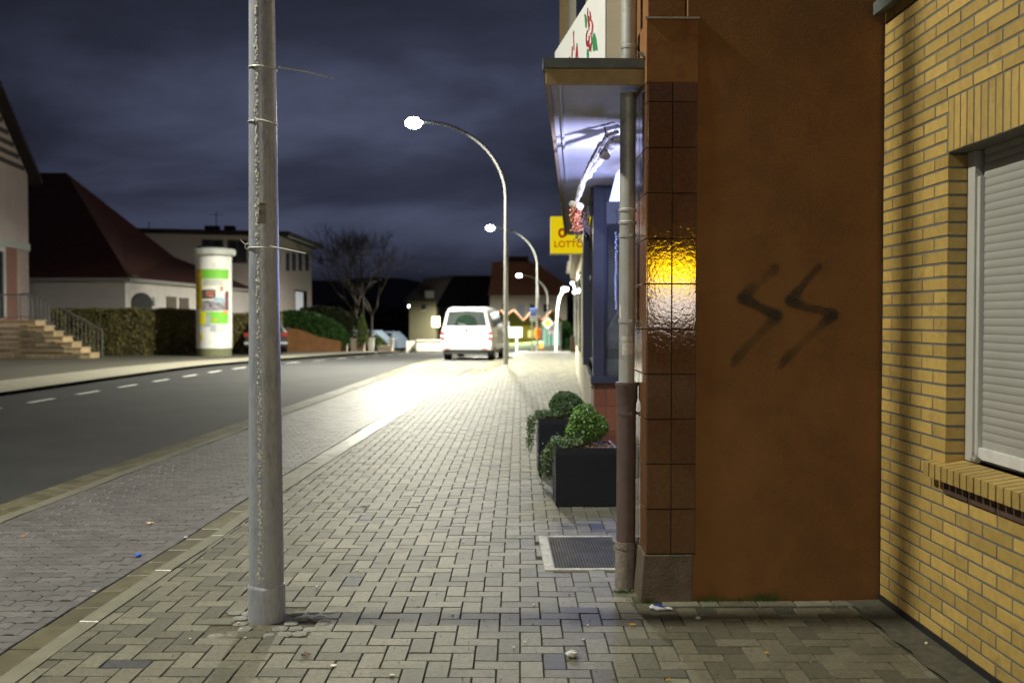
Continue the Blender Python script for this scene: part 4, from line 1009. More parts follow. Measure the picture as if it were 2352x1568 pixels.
for k in range(5): patch('text_line', 215+6*(k%2), 440-18*(k%3), 572+k*13, 577+k*13, mat('poster_text', (.25,.27,.25), .6), .009, poster)
for k in range(4): patch('text_line', 300+5*k, 440, 1045+k*22, 1052+k*22, MATS['poster_text'], .006)
patch('yellow_poster', 148, 204, 460, 880, mat('poster_yellow', (.70,.55,.02), .6, var=.3, scale=4), .006); patch('yellow_scrap', 180, 240, 900, 1040, mat('poster_yellow_b', (.85,.80,.02), .6), .016); patch('grey_scrap', 285, 340, 1040, 1110, MATS['poster_grey'], .006); patch('yellow_blot', 188, 212, 1130, 1195, MATS['poster_yellow_b'], .006)
# ------------------------------------------------------------------ parked car behind the foreground post
car = thing('parked_car', 'dark car parked by the hedge, half hidden by the lamp post', 'car', (P(611,808,42.5).x, 42.5, .02), rz=R(13.2))
def csec(y, hw, zb, zt, hwt):
    p = [(-hw*.94, zb), (-hw, zb+.15), (-hw, .72), (-hw*.96, .88), (-hwt, zt-.12), (-hwt+.12, zt)]
    return [(x, y, z) for x, z in p+[(-x, z) for x, z in p[::-1]]]
m = MB(); loft(m, [csec(.0,.84,.28,.95,.80), csec(.08,.90,.24,1.0,.74), csec(.5,.91,.22,1.40,.60), csec(1.2,.91,.22,1.46,.60), csec(2.3,.91,.22,1.43,.60), csec(3.0,.91,.22,1.0,.78), csec(3.9,.88,.22,.85,.76), csec(4.15,.80,.30,.70,.70)])
obj('body', m, mat('car_paint_dark', (.018,.018,.022), .4, coat=.3), car, smooth=True, local=True)
m = MB(); m.prism([(-.66,.05,1.0),(.66,.05,1.0),(.55,.42,1.34),(-.55,.42,1.34)], (0,-.02,.01)); obj('rear_window', m, glass_d, car, local=True)
for sx, mm in ((-1, mat('dim_red_lens', (.22,.02,.01), .3)), (1, mat('dim_red_lens', (.22,.02,.01), .3))):
    m = MB(); m.box((sx*.62,-.03,.68),(sx*.91,.12,.86)); obj('tail_light', m, mm, car, local=True, bevel=.01)
    for y in (.7, 3.3):
        m = MB(); m.tube([(sx*.68,y,.31),(sx*.90,y,.31)], .31, 20); obj('wheel', m, rubber, car, smooth=True, local=True)
    m = MB(); m.box((sx*.93,2.5,.95),(sx*1.06,2.56,1.08)); obj('mirror', m, black, car, local=True)
m = MB(); m.box((-.26,-.03,.5),(.26,.0,.61)); obj('number_plate', m, MATS['plate_white'], car, local=True)
m = MB(); m.box((-.9,-.06,.36),(.9,.05,.48)); obj('bumper', m, mat('bumper_silver', (.45,.45,.48), .25, metal=.5), car, local=True, bevel=.02)
# ------------------------------------------------------------------ hedges
def hedge(name, label, x0, x1, y0, y1, z0, z1, n, m_, sz, seed, topf=None):
    random.seed(seed); t_ = thing(name, label, 'hedge', ((x0+x1)/2, (y0+y1)/2, z0)); m = MB()
    for i in range(n):
        f = random.random(); x = random.uniform(x0, x1); y = random.uniform(y0, y1); z = random.uniform(z0, z1)
        zt_ = topf(x) if topf else z1
        if f < .55: y = y0+abs(random.gauss(0,.08))-.05*math.sin(x*5)
        elif f < .8: z = zt_-abs(random.gauss(0,.06))+.04*math.sin(x*4)
        elif f < .9: x = x1-abs(random.gauss(0,.08))
        z = min(z, zt_) if f >= .55 and f < .8 else z0+(zt_-z0)*(z-z0)/(z1-z0)
        m.leaf((x, y, z), sz)
    o = obj('foliage', m, m_, t_); o['kind'] = 'stuff'
    m = MB(); k = x0+.3
    while k < x1: m.tube([(k,(y0+y1)/2,z0-.1),(k+random.uniform(-.1,.1),(y0+y1)/2,z1-.35 if not topf else topf(k)-.3)], .03, 6); k += .8
    obj('stem', m, bark, t_); return t_
hx = lambda u, Y: P(u, 729, Y).x
hedge('hedge', 'long clipped brown green hedge between the steps and the ad column', hx(125,42), hx(385,42), 41.8, 42.8, .0, P(300,712,42).z, 30000, leafh, .12, 31)
hedge('hedge', 'shaded stretch of hedge just left of the ad column', hx(390,42.6), hx(470,42.6), 42.3, 43.2, .0, P(300,714,42.6).z, 12000, leafh, .12, 32)
hedge('hedge', 'short hedge right of the ad column', hx(532,44), hx(640,44), 43.8, 44.6, .0, P(300,722,44).z, 12000, leafh, .12, 33)
# ------------------------------------------------------------------ steps, railings
SY0, SY1 = 37.6, 38.5
stp = thing('entrance_steps', 'sandstone steps rising left to the pink house door', 'steps', (-17, SY0, 0))
xr = P(207, 820, SY0).x; m = MB(); rise = .205; run = .34
for k in range(7):
    m.box((xr-8.5, SY0+.003*k, k*rise-(.1 if k == 0 else -.002)), (xr-k*run, SY1-.003*k, (k+1)*rise-.045)); m.box((xr-k*run-run-.3 if k < 6 else xr-8.5, SY0-.03, (k+1)*rise-.043), (xr-k*run+.03, SY1, (k+1)*rise))
obj('steps', m, stone_st, stp)
m = MB()
for k in range(6):
    for i in range(12):
        x = xr-k*run-run-.05-i*.5-(.25 if k % 2 else 0); m.box((x-.46, SY0-.018, k*rise+.012), (x, SY0+.01, (k+1)*rise-.055))
obj('stone_facing', m, mat('stone_facing', (.24,.19,.12), .9, var=.3, island=.3), stp)
def railing(label, pts, y, hgt, step):
    t_ = thing('railing', label, 'railing', (pts[0][0], y, pts[0][1])); m = MB(); top = [(x, y, z+hgt) for x, z in pts]; low = [(x, y, z+.12) for x, z in pts]
    m.tube(top, .028, 8); m.tube(low, .018, 6)
    for x, z in (pts[0], pts[-1]): m.tube([(x,y,z-.02),(x,y,z+hgt)], .028, 8)
    obj('frame', m, rail_m, t_)
    m = MB(); tot = pts[-1][0]-pts[0][0]; n = int(abs(tot)/step)
    for i in range(1, n):
        x = pts[0][0]+tot*i/n; z = interp(sorted(pts), x); m.tube([(x,y,z+.12),(x,y,z+hgt)], .011, 5)
    obj('bars', m, rail_m, t_); return t_
railing('grey railing sloping down the back of the steps to the hedge', [(xr+.12,.05),(xr-7*run,7*rise),(xr-7*run-.6,7*rise)], SY1-.05, 1.0, .15)
railing('front railing on the steps below the pink house', [(xr-5.0*run-.5,6*rise),(xr-7*run,7*rise),(xr-8.2,7*rise)], SY0+.12, .95, .17)
# ------------------------------------------------------------------ buildings on the left
def winbox(name, parent, c, wd, hg, axis, m_, fr=None, dep=.06):
    c = Vector(c); ax = Vector(axis).normalized(); nn = Vector((ax.y, -ax.x, 0))
    m = MB(); m.obox(c, ax*wd/2, nn*dep, Vector((0,0,hg/2))); w_ = obj(name, m, m_, parent)
    if fr:
        m = MB(); t_ = .06
        for sx in (-1, 1): m.obox(c+ax*sx*(wd/2+t_/2), ax*t_/2, nn*(dep+.02), Vector((0,0,hg/2+t_)))
        for sz in (-1, 1): m.obox(c+Vector((0,0,sz*(hg/2+t_/2))), ax*wd/2, nn*(dep+.02), Vector((0,0,t_/2)))
        m.obox(c, ax*t_/3, nn*(dep+.015), Vector((0,0,hg/2))); obj('frame', m, fr, w_)
    return w_
h1 = thing('pink_house', 'pink house gable at the far left with a pale string course', 'house', (-20, 40, 0))
A1 = Vector((-20.55, 44, 0)); dr_ = Vector((.12, -1, 0)).normalized(); nn = Vector((-dr_.y, dr_.x, 0)); inn = -nn if nn.x > 0 else nn
zc_ = P(53, 402, 44).z; zs_ = P(53, 569, 44).z; LN = 9.5
def hp(s_, z, o_=0): p = A1+dr_*s_-inn*o_; return (p.x, p.y, z)
m = MB(); apex = zc_+LN/2*.66
m.prism([hp(0,zs_),hp(LN,zs_),hp(LN,zc_),hp(LN/2,apex),hp(0,zc_)], inn*10); obj('upper_wall', m, pink, h1)
m = MB(); m.prism([hp(0,-.1),hp(LN,-.1),hp(LN,zs_-.001),hp(0,zs_-.001)], inn*10); obj('lower_wall', m, mat('pink_plaster_low', (.58,.45,.41), .9), h1)
m = MB(); m.prism([hp(-.05,zs_-.14,.06),hp(LN,zs_-.14,.06),hp(LN,zs_+.16,.06),hp(-.05,zs_+.16,.06)], inn*.1); obj('string_course', m, mat('string_course', (.62,.62,.58), .8), h1)
m = MB()
for sgn, e in ((0, -.55), (1, LN+.55)):
    k = .66; z_e = zc_-.55*k
    m.prism([hp(e,z_e,.45),hp(LN/2,apex+.02,.45),hp(LN/2,apex+.25,.45),hp(e,z_e+.22,.45)], inn*10.6)
obj('roof', m, roof_dark, h1)
m = MB(); 
for k in range(6): zz0 = zc_+.1+k*.40; m.prism([hp(.5+k*.62,zz0,.04),hp(LN-.5-k*.62,zz0,.04),hp(LN-.5-k*.62,zz0+.20,.04),hp(.5+k*.62,zz0+.20,.04)], inn*.03)
obj('gable_slats', m, mat('gable_slats', (.10,.08,.07), .8), h1)
c = hp(5.6, P(5,640,40).z, .0); winbox('door', h1, c, 1.1, 2.3, dr_, glass_d, white_pl)
m = MB(); m.prism([hp(1.5,1.4,.03),hp(2.9,1.4,.03),hp(2.9,zs_-.15,.03),hp(1.5,zs_-.15,.03)], inn*.04); obj('red_surround', m, pinkred, h1)
m = MB(); m.prism([hp(3.15,1.5,.05),hp(4.2,1.5,.05),hp(4.2,4.2,.05),hp(3.15,4.2,.05)], inn*.04); ed_ = obj('entrance_door', m, glass_d, h1)
m = MB(); m.prism([hp(2.95,1.5,.09),hp(3.15,1.5,.09),hp(3.15,4.4,.09),hp(2.95,4.4,.09)], inn*.05); m.prism([hp(3.151,4.2,.09),hp(4.35,4.2,.09),hp(4.35,4.4,.09),hp(3.151,4.4,.09)], inn*.05); obj('door_frame', m, white_pl, ed_)
# white house with hipped red roof
h2 = thing('white_house', 'low white house with big dark red hipped roof behind the hedge', 'house', (-22, 56, 0))
ez = P(288, 634, 52).z; a_ = Vector((hx(288,52), 52, 0)); r_ = Vector((hx(465,62.5), 62.5, 0)); r2 = Vector((hx(580,74), 74, 0)); l_ = Vector((hx(20,52), 52, 0))
m = MB(); m.prism([(l_.x,52,-.4),(a_.x,52,-.4),(r2.x,74,-.8),(l_.x,74,-.8)], (0,0,ez-.1+.6)); obj('wall', m, whitewall, h2)
m = MB(); p0 = P(60,397,59); p1 = P(152,397,59); q1 = P(272,530,63); q2 = P(400,590,72)
el = .35
Lp = (l_.x, 52-el, ez-.1); Ap = (a_.x+el, 52-el, ez-.1); Rp = (r2.x+el, 74, ez-.1); Bp = (l_.x, 75, ez-.1)
m.add([Lp, Ap, Rp, tuple(p0), tuple(p1), tuple(q1), tuple(q2), Bp, (r2.x-3, 75, ez)], [(0,1,4,3),(1,5,4),(1,6,5),(1,2,6),(3,4,5,6,7),(6,2,7),(0,3,7)]); obj('roof', m, roof_red, h2)
m = MB(); m.prism([(l_.x,52-el-.05,ez-.26),(a_.x+el+.05,52-el-.05,ez-.26),(a_.x+el+.05,52-el+.1,ez-.26),(l_.x,52-el+.1,ez-.26)], (0,0,.16)); ra = Vector((a_.x+el+.05,52-el-.05,0)); rb_ = Vector((r2.x+el+.05,74,0)); m.prism([(ra.x,ra.y,ez-.26),(rb_.x,rb_.y,ez-.26),(rb_.x-.15,rb_.y,ez-.26),(ra.x-.15,ra.y+.15,ez-.26)], (0,0,.16)); obj('gutter', m, mat('gutter_pale', (.45,.43,.40), .6), h2)
ax = (Vector((r2.x,74,0))-Vector((a_.x,52,0))).normalized()
def onface(u, v):
    r = ray(u, v); nn = Vector((ax.y, -ax.x, 0)); t_ = (Vector((a_.x,52,0)).dot(nn))/(r.x*nn.x+r.y*nn.y); return Vector((r.x*t_, r.y*t_, CAMZ+r.z*t_))
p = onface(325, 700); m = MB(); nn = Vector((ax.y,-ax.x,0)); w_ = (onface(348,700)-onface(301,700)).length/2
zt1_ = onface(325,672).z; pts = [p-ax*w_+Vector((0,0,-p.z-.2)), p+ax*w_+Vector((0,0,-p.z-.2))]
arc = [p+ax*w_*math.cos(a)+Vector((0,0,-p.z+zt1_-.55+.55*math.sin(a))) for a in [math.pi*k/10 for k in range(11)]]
m.prism([tuple(v-nn*.02) for v in pts+arc], nn*.06); obj('arched_gate', m, mat('gate_painted_shade', (.03,.028,.025), .8), h2)  # solid panel, the archway's shade is painted into its near-black colour
for (u0,u1,v0) in ((382,404,681),(412,432,684)):
    pa = onface(u0,720); pb2 = onface(u1,720); zt_ = onface((u0+u1)/2, v0).z; c = (pa+pb2)/2; winbox('window', h2, (c.x,c.y,zt_-.75), (pb2-pa).length, 1.5, ax, mat('window_brown', (.12,.085,.06), .4), None, .05)
p = onface(354,692); m = MB(); m.obox((p.x,p.y,p.z), ax*.25, nn*.12, Vector((0,0,.25))); obj('wall_box', m, white_pl, h2)
# flat roofed two storey building
h3 = thing('flat_roof_building', 'pale two storey flat roofed building behind the lamp post', 'building', (-16, 80, 0))
zr = P(645,543,75).z; c0 = Vector((hx(645,75),75,0)); c1 = Vector((hx(716,88),88,0)); c2 = Vector((hx(290,72),72,0)); c3 = Vector((hx(330,92),92,0))
m = MB(); m.prism([(c2.x,c2.y,-3),(c0.x,c0.y,-3),(c1.x,c1.y,-3),(c3.x,c3.y,-3)], (0,0,zr+3)); obj('wall', m, mat('pinkish_grey_plaster', (.70,.60,.55), .9, var=.05), h3)
m = MB(); m.prism([(c2.x-.6,c2.y-.7,zr),(c0.x+.8,c0.y-.8,zr),(c1.x+1.0,c1.y+.6,zr),(c3.x,c3.y+.6,zr)], (0,0,.32)); obj('roof', m, roof_dark, h3)
m = MB(); m.prism([(c0.x+.8,c0.y-.8,zr-.12),(c1.x+1.0,c1.y+.6,zr-.12),(c1.x+.9,c1.y+.6,zr-.12),(c0.x+.7,c0.y-.7,zr-.12)], (0,0,.45)); obj('roof_trim', m, white_pl, h3)
ax3 = (c1-c0).normalized()
def on3(u, v):
    r = ray(u, v); nn = Vector((ax3.y,-ax3.x,0)); t_ = c0.dot(nn)/(r.x*nn.x+r.y*nn.y); return Vector((r.x*t_, r.y*t_, CAMZ+r.z*t_))
for (u0,u1) in ((656,664),(670,679),(684,693),(700,709)):
    a = on3(u0,602); b = on3(u1,602); c = (a+b)/2; t0 = on3((u0+u1)/2,581).z; t1 = on3((u0+u1)/2,622).z; winbox('window', h3, (c.x,c.y,(t0+t1)/2), (b-a).length*.8, t0-t1, ax3, glass_d, None, .05)
a = on3(676,690); b = on3(704,690); c = (a+b)/2; winbox('garage_opening', h3, (c.x,c.y,on3(690,693).z), (b-a).length, 1.9, ax3, glass_d, None, .05)
a = on3(677,690); b = on3(693,690); c = (a+b)/2; winbox('white_panel', h3, (c.x,c.y,on3(690,693).z), (b-a).length, 1.6, ax3, mat('panel_white', (.8,.8,.8), .5, emit=(.9,.92,1,.25)), None, .12)
ax4 = (c0-c2).normalized()
for (u,v,w2,h_) in ((488,574,1.4,1.4),(545,578,1.3,1.6),(470,592,.9,1.6),(600,600,1.2,1.6)):
    Yw = c2.y+(c0.y-c2.y)*((u-290)/355); p = P(u,v,Yw); winbox('window', h3, p, w2, h_, ax4, glass_d, mat('frame_dark', (.15,.14,.13), .6), .05)
m = MB(); p = P(497,528,76); m.tube([(p.x,76,zr),(p.x,76,zr+2.0)], .03, 6); m.tube([(p.x-.5,76,zr+1.7),(p.x+.5,76,zr+1.7)], .02, 6); p = P(342,520,76); m.tube([(p.x,76,zr),(p.x,76,zr+1.2)], .03, 6); obj('antenna', m, black, h3)
for (u, w_) in ((488,.5),(528,.35)):
    p = P(u, 528, 77); m = MB(); m.box((p.x-w_,76.6,zr+.32),(p.x+w_,77.4,zr+.95)); obj('chimney', m, roof_dark, h3)
# ------------------------------------------------------------------ retaining wall with green hedge, shrubs and bare tree
rw = thing('garden_wall', 'orange brown garden wall below the sloping green hedge', 'wall', (-9, 52, -.3))
m = MB(); pts = []
wy = 52
def wp(u, v, Y=wy): return P(u, v, Y)
b0 = [wp(648,812), wp(782,812)]; tp = [wp(648,752), wp(688,757), wp(735,775), wp(782,783)]
m.prism([tuple(wp(640,830)), tuple(wp(782,830)), *[tuple(p) for p in tp[::-1]], tuple(wp(640,752))], (0,.4,0)); obj('wall', m, mat('orange_brown_wall', (.42,.20,.08), .9, var=.2, scale=3), rw)
for (u0,u1,v0,lb) in ((781,796,784,'pale pink gate pillar at the end of the green hedge'),(806,836,781,'wide pale pink wall block between two gate openings'),(868,900,797,'low pink wall block right of the round shrub')):
    a = P(u0,v0,54); b = P(u1,820,54); rp = thing('garden_pillar', lb, 'pillar', ((a.x+b.x)/2, 54, -.3)); m = MB(); m.box((a.x,54,b.z-.2),(b.x,54.4,a.z)); obj('block', m, mat('pink_pillar', (.60,.45,.33), .9, var=.1), rp)
    m = MB(); m.box((a.x-.05,53.95,a.z),(b.x+.05,54.45,a.z+.07)); obj('coping', m, cream2, rp)
wp2 = thing('gate_post', 'white post beside the small round shrub', 'post', (-6, 55, -.3)); m = MB(); a = P(846,779,55); b = P(858,820,55); m.box((a.x,55,b.z-.2),(b.x,55.3,a.z)); m.box((a.x-.04,54.96,a.z),(b.x+.04,55.34,a.z+.08)); obj('post', m, white_pl, wp2)
gp2 = thing('gate_post', 'grey concrete post by the far garden entrance', 'post', (-6, 60, -.3)); m = MB(); a = P(893,781,58); b = P(903,815,58); m.box((a.x,58,b.z-.3),(b.x,58.3,a.z)); m.box((a.x-.04,57.96,a.z),(b.x+.04,58.34,a.z+.08)); obj('post', m, cream2, gp2)
gw = thing('garden_wall', 'low pale grey wall left of the white van', 'wall', (-4, 70, -.8)); m = MB(); a = P(957,783,66); b = P(1030,815,66); m.box((a.x,66,b.z-.5),(b.x,66.4,a.z)); m.box((a.x-.03,65.95,a.z),(b.x,66.45,a.z+.08)); a = P(933,783,66.5); b = P(952,815,66.5); m.box((a.x,66.5,b.z-.5),(b.x,66.8,a.z)); obj('wall', m, cream2, gw)
def blob(name, label, cat, pts, Y, dep, n, m_, sz, seed):
    random.seed(seed); mb = MB(); us = [p[0] for p in pts]
    tw_ = [(u, t) for u, t, b in pts]; bw_ = [(u, b) for u, t, b in pts]
    cx = (us[0]+us[-1])/2
    for i in range(n):
        u = random.uniform(us[0], us[-1]); t = interp(tw_, u); b = interp(bw_, u); v = b+(t-b)*random.random()**.75
        e = math.sqrt(max(0, 1-((u-cx)/(us[-1]-us[0])*2)**2)); yy = Y+random.uniform(-1,1)*dep*e*math.sqrt(max(.02, 1-((v-b)/(t-b+1e-6))**2)); p = P(u, v, Y); mb.leaf((p.x, yy, p.z), sz)
    q = P(cx, pts[len(pts)//2][2], Y); t_ = thing(name, label, cat, (q.x, Y, q.z)); o = obj('foliage', mb, m_, t_); o['kind'] = 'stuff'
    m = MB()
    for k in range(4):
        uu = us[0]+(us[-1]-us[0])*(k+.7)/5; m.tube([P(uu, interp(bw_, uu)+8, Y), P(uu+2, (interp(tw_, uu)+interp(bw_, uu))/2, Y)], .04, 6)
    obj('stem', m, bark, t_); return t_
blob('hedge', 'dark green sloping hedge spilling over the orange brown wall', 'hedge', [(640,718,765),(665,713,762),(700,714,770),(735,722,782),(765,735,788),(785,748,792),(797,765,790),(801,780,786)], 53, .9, 15000, leafg, .09, 41)
blob('hedge', 'dim brownish hedge rising behind the green one', 'hedge', [(690,708,740),(730,703,760),(780,706,785),(815,722,790)], 57, .9, 7000, mat('dim_hedge_leaf', (.05,.06,.022), .8, island=.4), .09, 42)
blob('shrub', 'narrow yellow green conifer beside the garden pillar', 'shrub', [(822,745,785),(829,722,788),(835,726,788),(846,770,785)], 53.4, .5, 3500, leafy, .07, 43)
blob('shrub', 'small round green shrub by the white post', 'shrub', [(855,775,795),(863,769,798),(875,776,800),(890,790,802)], 56, .5, 2200, leafy, .08, 44)
def bare_tree(label, base, h, seed, spread, m_):
    random.seed(seed); t_ = thing('bare_tree', label, 'tree', base); tr = MB(); cr2 = MB()
    def grow(p, d, ln, r, lev, mb):
        pts = [p]; rs = [r]
        for i in range(3):
            d = (d+Vector((random.gauss(0,.13),random.gauss(0,.13),random.gauss(.03,.08)))).normalized(); p = p+d*ln/3; pts.append(p); rs.append(r*(1-.18*(i+1)))
        mb.tube(pts, rs, 6 if lev < 2 else 3, caps=False)
        if lev >= 6: return
        n = 3 if lev < 5 else 4
        for k in range(n):
            a = Vector((random.gauss(0,1),random.gauss(0,1),random.gauss(0,.5))).normalized(); nd = (d+a*spread).normalized()
            q = pts[random.choice((2,3))] if lev else pts[3]
            grow(q, nd, ln*random.uniform(.62,.85), max(r*.5, .006), lev+1, cr2)
    for k in range(3): grow(Vector(base)+Vector((random.uniform(-.1,.1),0,0)), Vector((random.uniform(-.3,.3),random.uniform(-.2,.2),1)).normalized(), h*.24, .14, 0, tr)
    obj('trunk', tr, m_, t_); o = obj('crown', cr2, m_, t_); o['kind'] = 'stuff'; return t_
q = P(843, 800, 57); bare_tree('tall bare twiggy tree behind the garden wall', (q.x, 57, q.z-.3), 9.4, 77, .50, mat('twig_bark', (.028,.019,.013), .9))
# ------------------------------------------------------------------ distant houses and street furniture
def house(name, label, u0, u1, vt, vb, Y, m_, roofpts, mr_, dep=9, wins=()):
    a = P(u0, vb, Y); b = P(u1, vt, Y); t_ = thing(name, label, 'house', ((a.x+b.x)/2, Y, a.z))
    m = MB(); m.box((a.x, Y, a.z-2), (b.x, Y+dep, b.z)); obj('wall', m, m_, t_)
    m = MB(); f = [P(u, v, Y-.3) for u, v in roofpts]; m.prism([(p.x, p.y, p.z) for p in f], (0, dep+.6, 0)); obj('roof', m, mr_, t_)
    for (x0, x1, y0, y1, mw) in wins:
        a = P(x0, y1, Y-.04); b = P(x1, y0, Y-.04); m = MB(); m.box((a.x, Y-.05, a.z), (b.x, Y+.05, b.z)); w_ = obj('window', m, mw, t_)
        m = MB(); m.box((a.x-.06, Y-.07, a.z-.1), (b.x+.06, Y-.01, a.z)); obj('sill', m, cream2, w_)
    return t_
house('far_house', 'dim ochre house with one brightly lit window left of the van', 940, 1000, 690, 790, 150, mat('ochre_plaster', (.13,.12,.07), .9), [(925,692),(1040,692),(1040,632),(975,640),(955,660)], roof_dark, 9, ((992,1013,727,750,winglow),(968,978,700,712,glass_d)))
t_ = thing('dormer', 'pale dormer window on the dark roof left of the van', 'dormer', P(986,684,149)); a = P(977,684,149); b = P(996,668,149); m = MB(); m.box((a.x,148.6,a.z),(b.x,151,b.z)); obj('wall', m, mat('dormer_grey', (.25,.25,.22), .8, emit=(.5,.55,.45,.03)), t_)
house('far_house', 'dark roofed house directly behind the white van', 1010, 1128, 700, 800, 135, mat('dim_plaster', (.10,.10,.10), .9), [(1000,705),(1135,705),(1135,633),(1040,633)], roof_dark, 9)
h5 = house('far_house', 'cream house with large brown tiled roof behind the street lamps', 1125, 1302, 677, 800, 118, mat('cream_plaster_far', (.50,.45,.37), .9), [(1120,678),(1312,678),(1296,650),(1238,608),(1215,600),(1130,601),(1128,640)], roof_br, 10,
      ((1153,1165,698,715,glass_d),(1187,1205,698,725,mat('blue_grey_panel', (.25,.28,.35), .6)),(1216,1229,698,716,glass_d),(1248,1262,698,716,glass_d)))
p = P(1192,592,120); m = MB(); m.box((p.x-1.2,122,p.z-1.5),(p.x+1.2,123.4,p.z+.3)); obj('chimney', m, roof_br, h5)
# single storey orange building with zigzag gables
o_b = thing('orange_building', 'low orange building with zigzag gabled roof', 'building', (2, 104, -2))
a = P(1144,790,104); b = P(1275,752,104); m = MB(); m.box((a.x,104,a.z-1),(b.x,112,b.z+.3)); obj('wall', m, orange_pl, o_b)
m = MB(); pts = [(1136,748),(1300,748),(1300,735),(1290,735),(1268,714),(1246,738),(1224,713),(1202,738),(1180,713),(1160,728),(1150,713),(1136,722)]; m.prism([tuple(P(u,v,103.5)) for u, v in pts], (0,8,0)); obj('roof', m, mat('brown_cladding', (.12,.07,.04), .9), o_b)
m = MB(); zp = [(1140,722),(1150,713),(1160,728),(1180,713),(1202,738),(1224,713),(1246,738),(1268,714),(1290,735)]
for (p0,p1) in zip(zp, zp[1:]): m.tube([P(*p0,103.4), P(*p1,103.4)], .11, 6)
obj('gable_boards', m, mat('gable_orange', (.12,.05,.025), .8), o_b)
m = MB()
for (u0,u1,v0,v1) in ((1212,1226,758,775),(1150,1160,756,772)): a = P(u0,v1,103.9); b = P(u1,v0,103.9); m.box((a.x,103.85,a.z),(b.x,104.05,b.z))
obj('window', m, mat('lit_yellow_window', (.8,.6,.3), .6, emit=(1,.75,.35,.5)), o_b)
a = P(1144,806,103.6); b = P(1275,787,103.6); m = MB(); m.box((a.x,103.6,a.z-.5),(b.x,103.9,b.z)); obj('plinth', m, cream, o_b)
def post_sign(name, label, cat, u, vb, vt, Y, w, parts, pm=galv2):
    a = P(u, vb, Y); b = P(u, vt, Y); t_ = thing(name, label, cat, (a.x, Y, a.z)); m = MB(); m.tube([(a.x,Y,a.z-.4),(a.x,Y,b.z)], w, 10); obj('post', m, pm, t_, smooth=True)
    for (pn, u0, u1, v0, v1, mm) in parts:
        p = P(u0, v1, Y); q = P(u1, v0, Y); m = MB(); m.box((p.x,Y-.10,p.z),(q.x,Y-.06,q.z)); obj(pn, m, mm, t_, bevel=.02)
    return t_
wsg = mat('white_board', (.85,.85,.82), .5, var=.03)
post_sign('notice_board', 'large white board on a post right of the nearest lamp', 'sign', 1187, 812, 752, 68, .06, [('board',1167,1199,752,774.5,wsg)], white_pl)
ps = post_sign('parking_sign', 'blue and white P parking sign with white plate', 'sign', 1222, 806, 708, 62.5, .04, [('sign_plate',1217.5,1233,708,724,mat('sign_blue', (.08,.18,.60), .5)),('supplementary_plate',1217.5,1233,725,738,wsg)])
q = P(1225.2,716,62.35); text('P', 'lettering', q, .42, wsg, ps, ext=.005)
t_ = thing('litter_bin', 'orange litter bin hung on the second lamp post', 'bin', P(1234,778,62.9)); a = P(1228,777,62.9); b = P(1243,757,62.9); m = MB(); m.tube([((a.x+b.x)/2,62.9,a.z),((a.x+b.x)/2,62.9,b.z)], [.17,.21], 14); obj('bin_body', m, orange_m, t_, smooth=True); m = MB(); m.tube([((a.x+b.x)/2,62.9,b.z),((a.x+b.x)/2,62.9,b.z+.05)], .22, 14); obj('lid', m, orange_m, t_)
t_ = thing('litter_bin', 'small orange bin on a post beside the crossing', 'bin', P(1246,789,70)); a = P(1238,799,70); b = P(1247,786,70); m = MB(); m.box((a.x,69.8,a.z),(b.x,70.1,b.z)); m.tube([((a.x+b.x)/2,70,a.z-1),((a.x+b.x)/2,70,a.z)], .03, 8); obj('bin_body', m, orange_m, t_); m = MB(); m.box((a.x-.02,69.76,b.z),(b.x+.02,70.14,b.z+.05)); obj('lid', m, white_pl, t_)
# priority road diamond
c = P(1258, 742, 75); t_ = thing('priority_sign', 'white edged yellow diamond priority road sign', 'sign', (c.x, 75, gz(75)))
m = MB(); m.tube([(c.x,75,gz(75)-.3),(c.x,75,c.z-.3)], .04, 8); obj('post', m, galv2, t_)
def dia(r_, o_): return [(c.x+r_,75-o_,c.z),(c.x,75-o_,c.z+r_),(c.x-r_,75-o_,c.z),(c.x,75-o_,c.z-r_)]
m = MB(); m.prism(dia(.48,.06), (0,.02,0)); obj('plate', m, white_pl, t_); m = MB(); m.prism(dia(.26,.075), (0,.01,0)); obj('yellow_field', m, mat('sign_yellow', (.8,.55,.03), .5), t_)
# glass shelter / kiosk
c0_ = P(1246, 800, 80); c1_ = P(1288, 744, 80); t_ = thing('glass_shelter', 'pale green lit glass shelter beyond the crossing', 'shelter', ((c0_.x+c1_.x)/2, 80, c0_.z))
m = MB()
for x in (c0_.x, (c0_.x+c1_.x)/2, c1_.x):
    for y in (80, 81.5): m.box((x-.04,y-.04,c0_.z-.5),(x+.04,y+.04,c1_.z))
m.box((c0_.x-.1,79.9,c1_.z),(c1_.x+.1,81.7,c1_.z+.12)); obj('frame', m, galv2, t_)
m = MB(); m.box((c0_.x+.04,81.46,c0_.z+.2),(c1_.x-.04,81.5,c1_.z-.05)); obj('pane', m, mat('shelter_glass', (.30,.62,.48), .25, var=.15, emit=(.45,.95,.7,.30)), t_)
a = P(1258,768,79.9); b = P(1276,750,79.9); m = MB(); m.box((a.x,81.35,a.z),(b.x,81.44,b.z)); obj('poster', m, mat('shelter_poster', (.8,.72,.70), .6, emit=(1,.9,.9,.25)), t_)
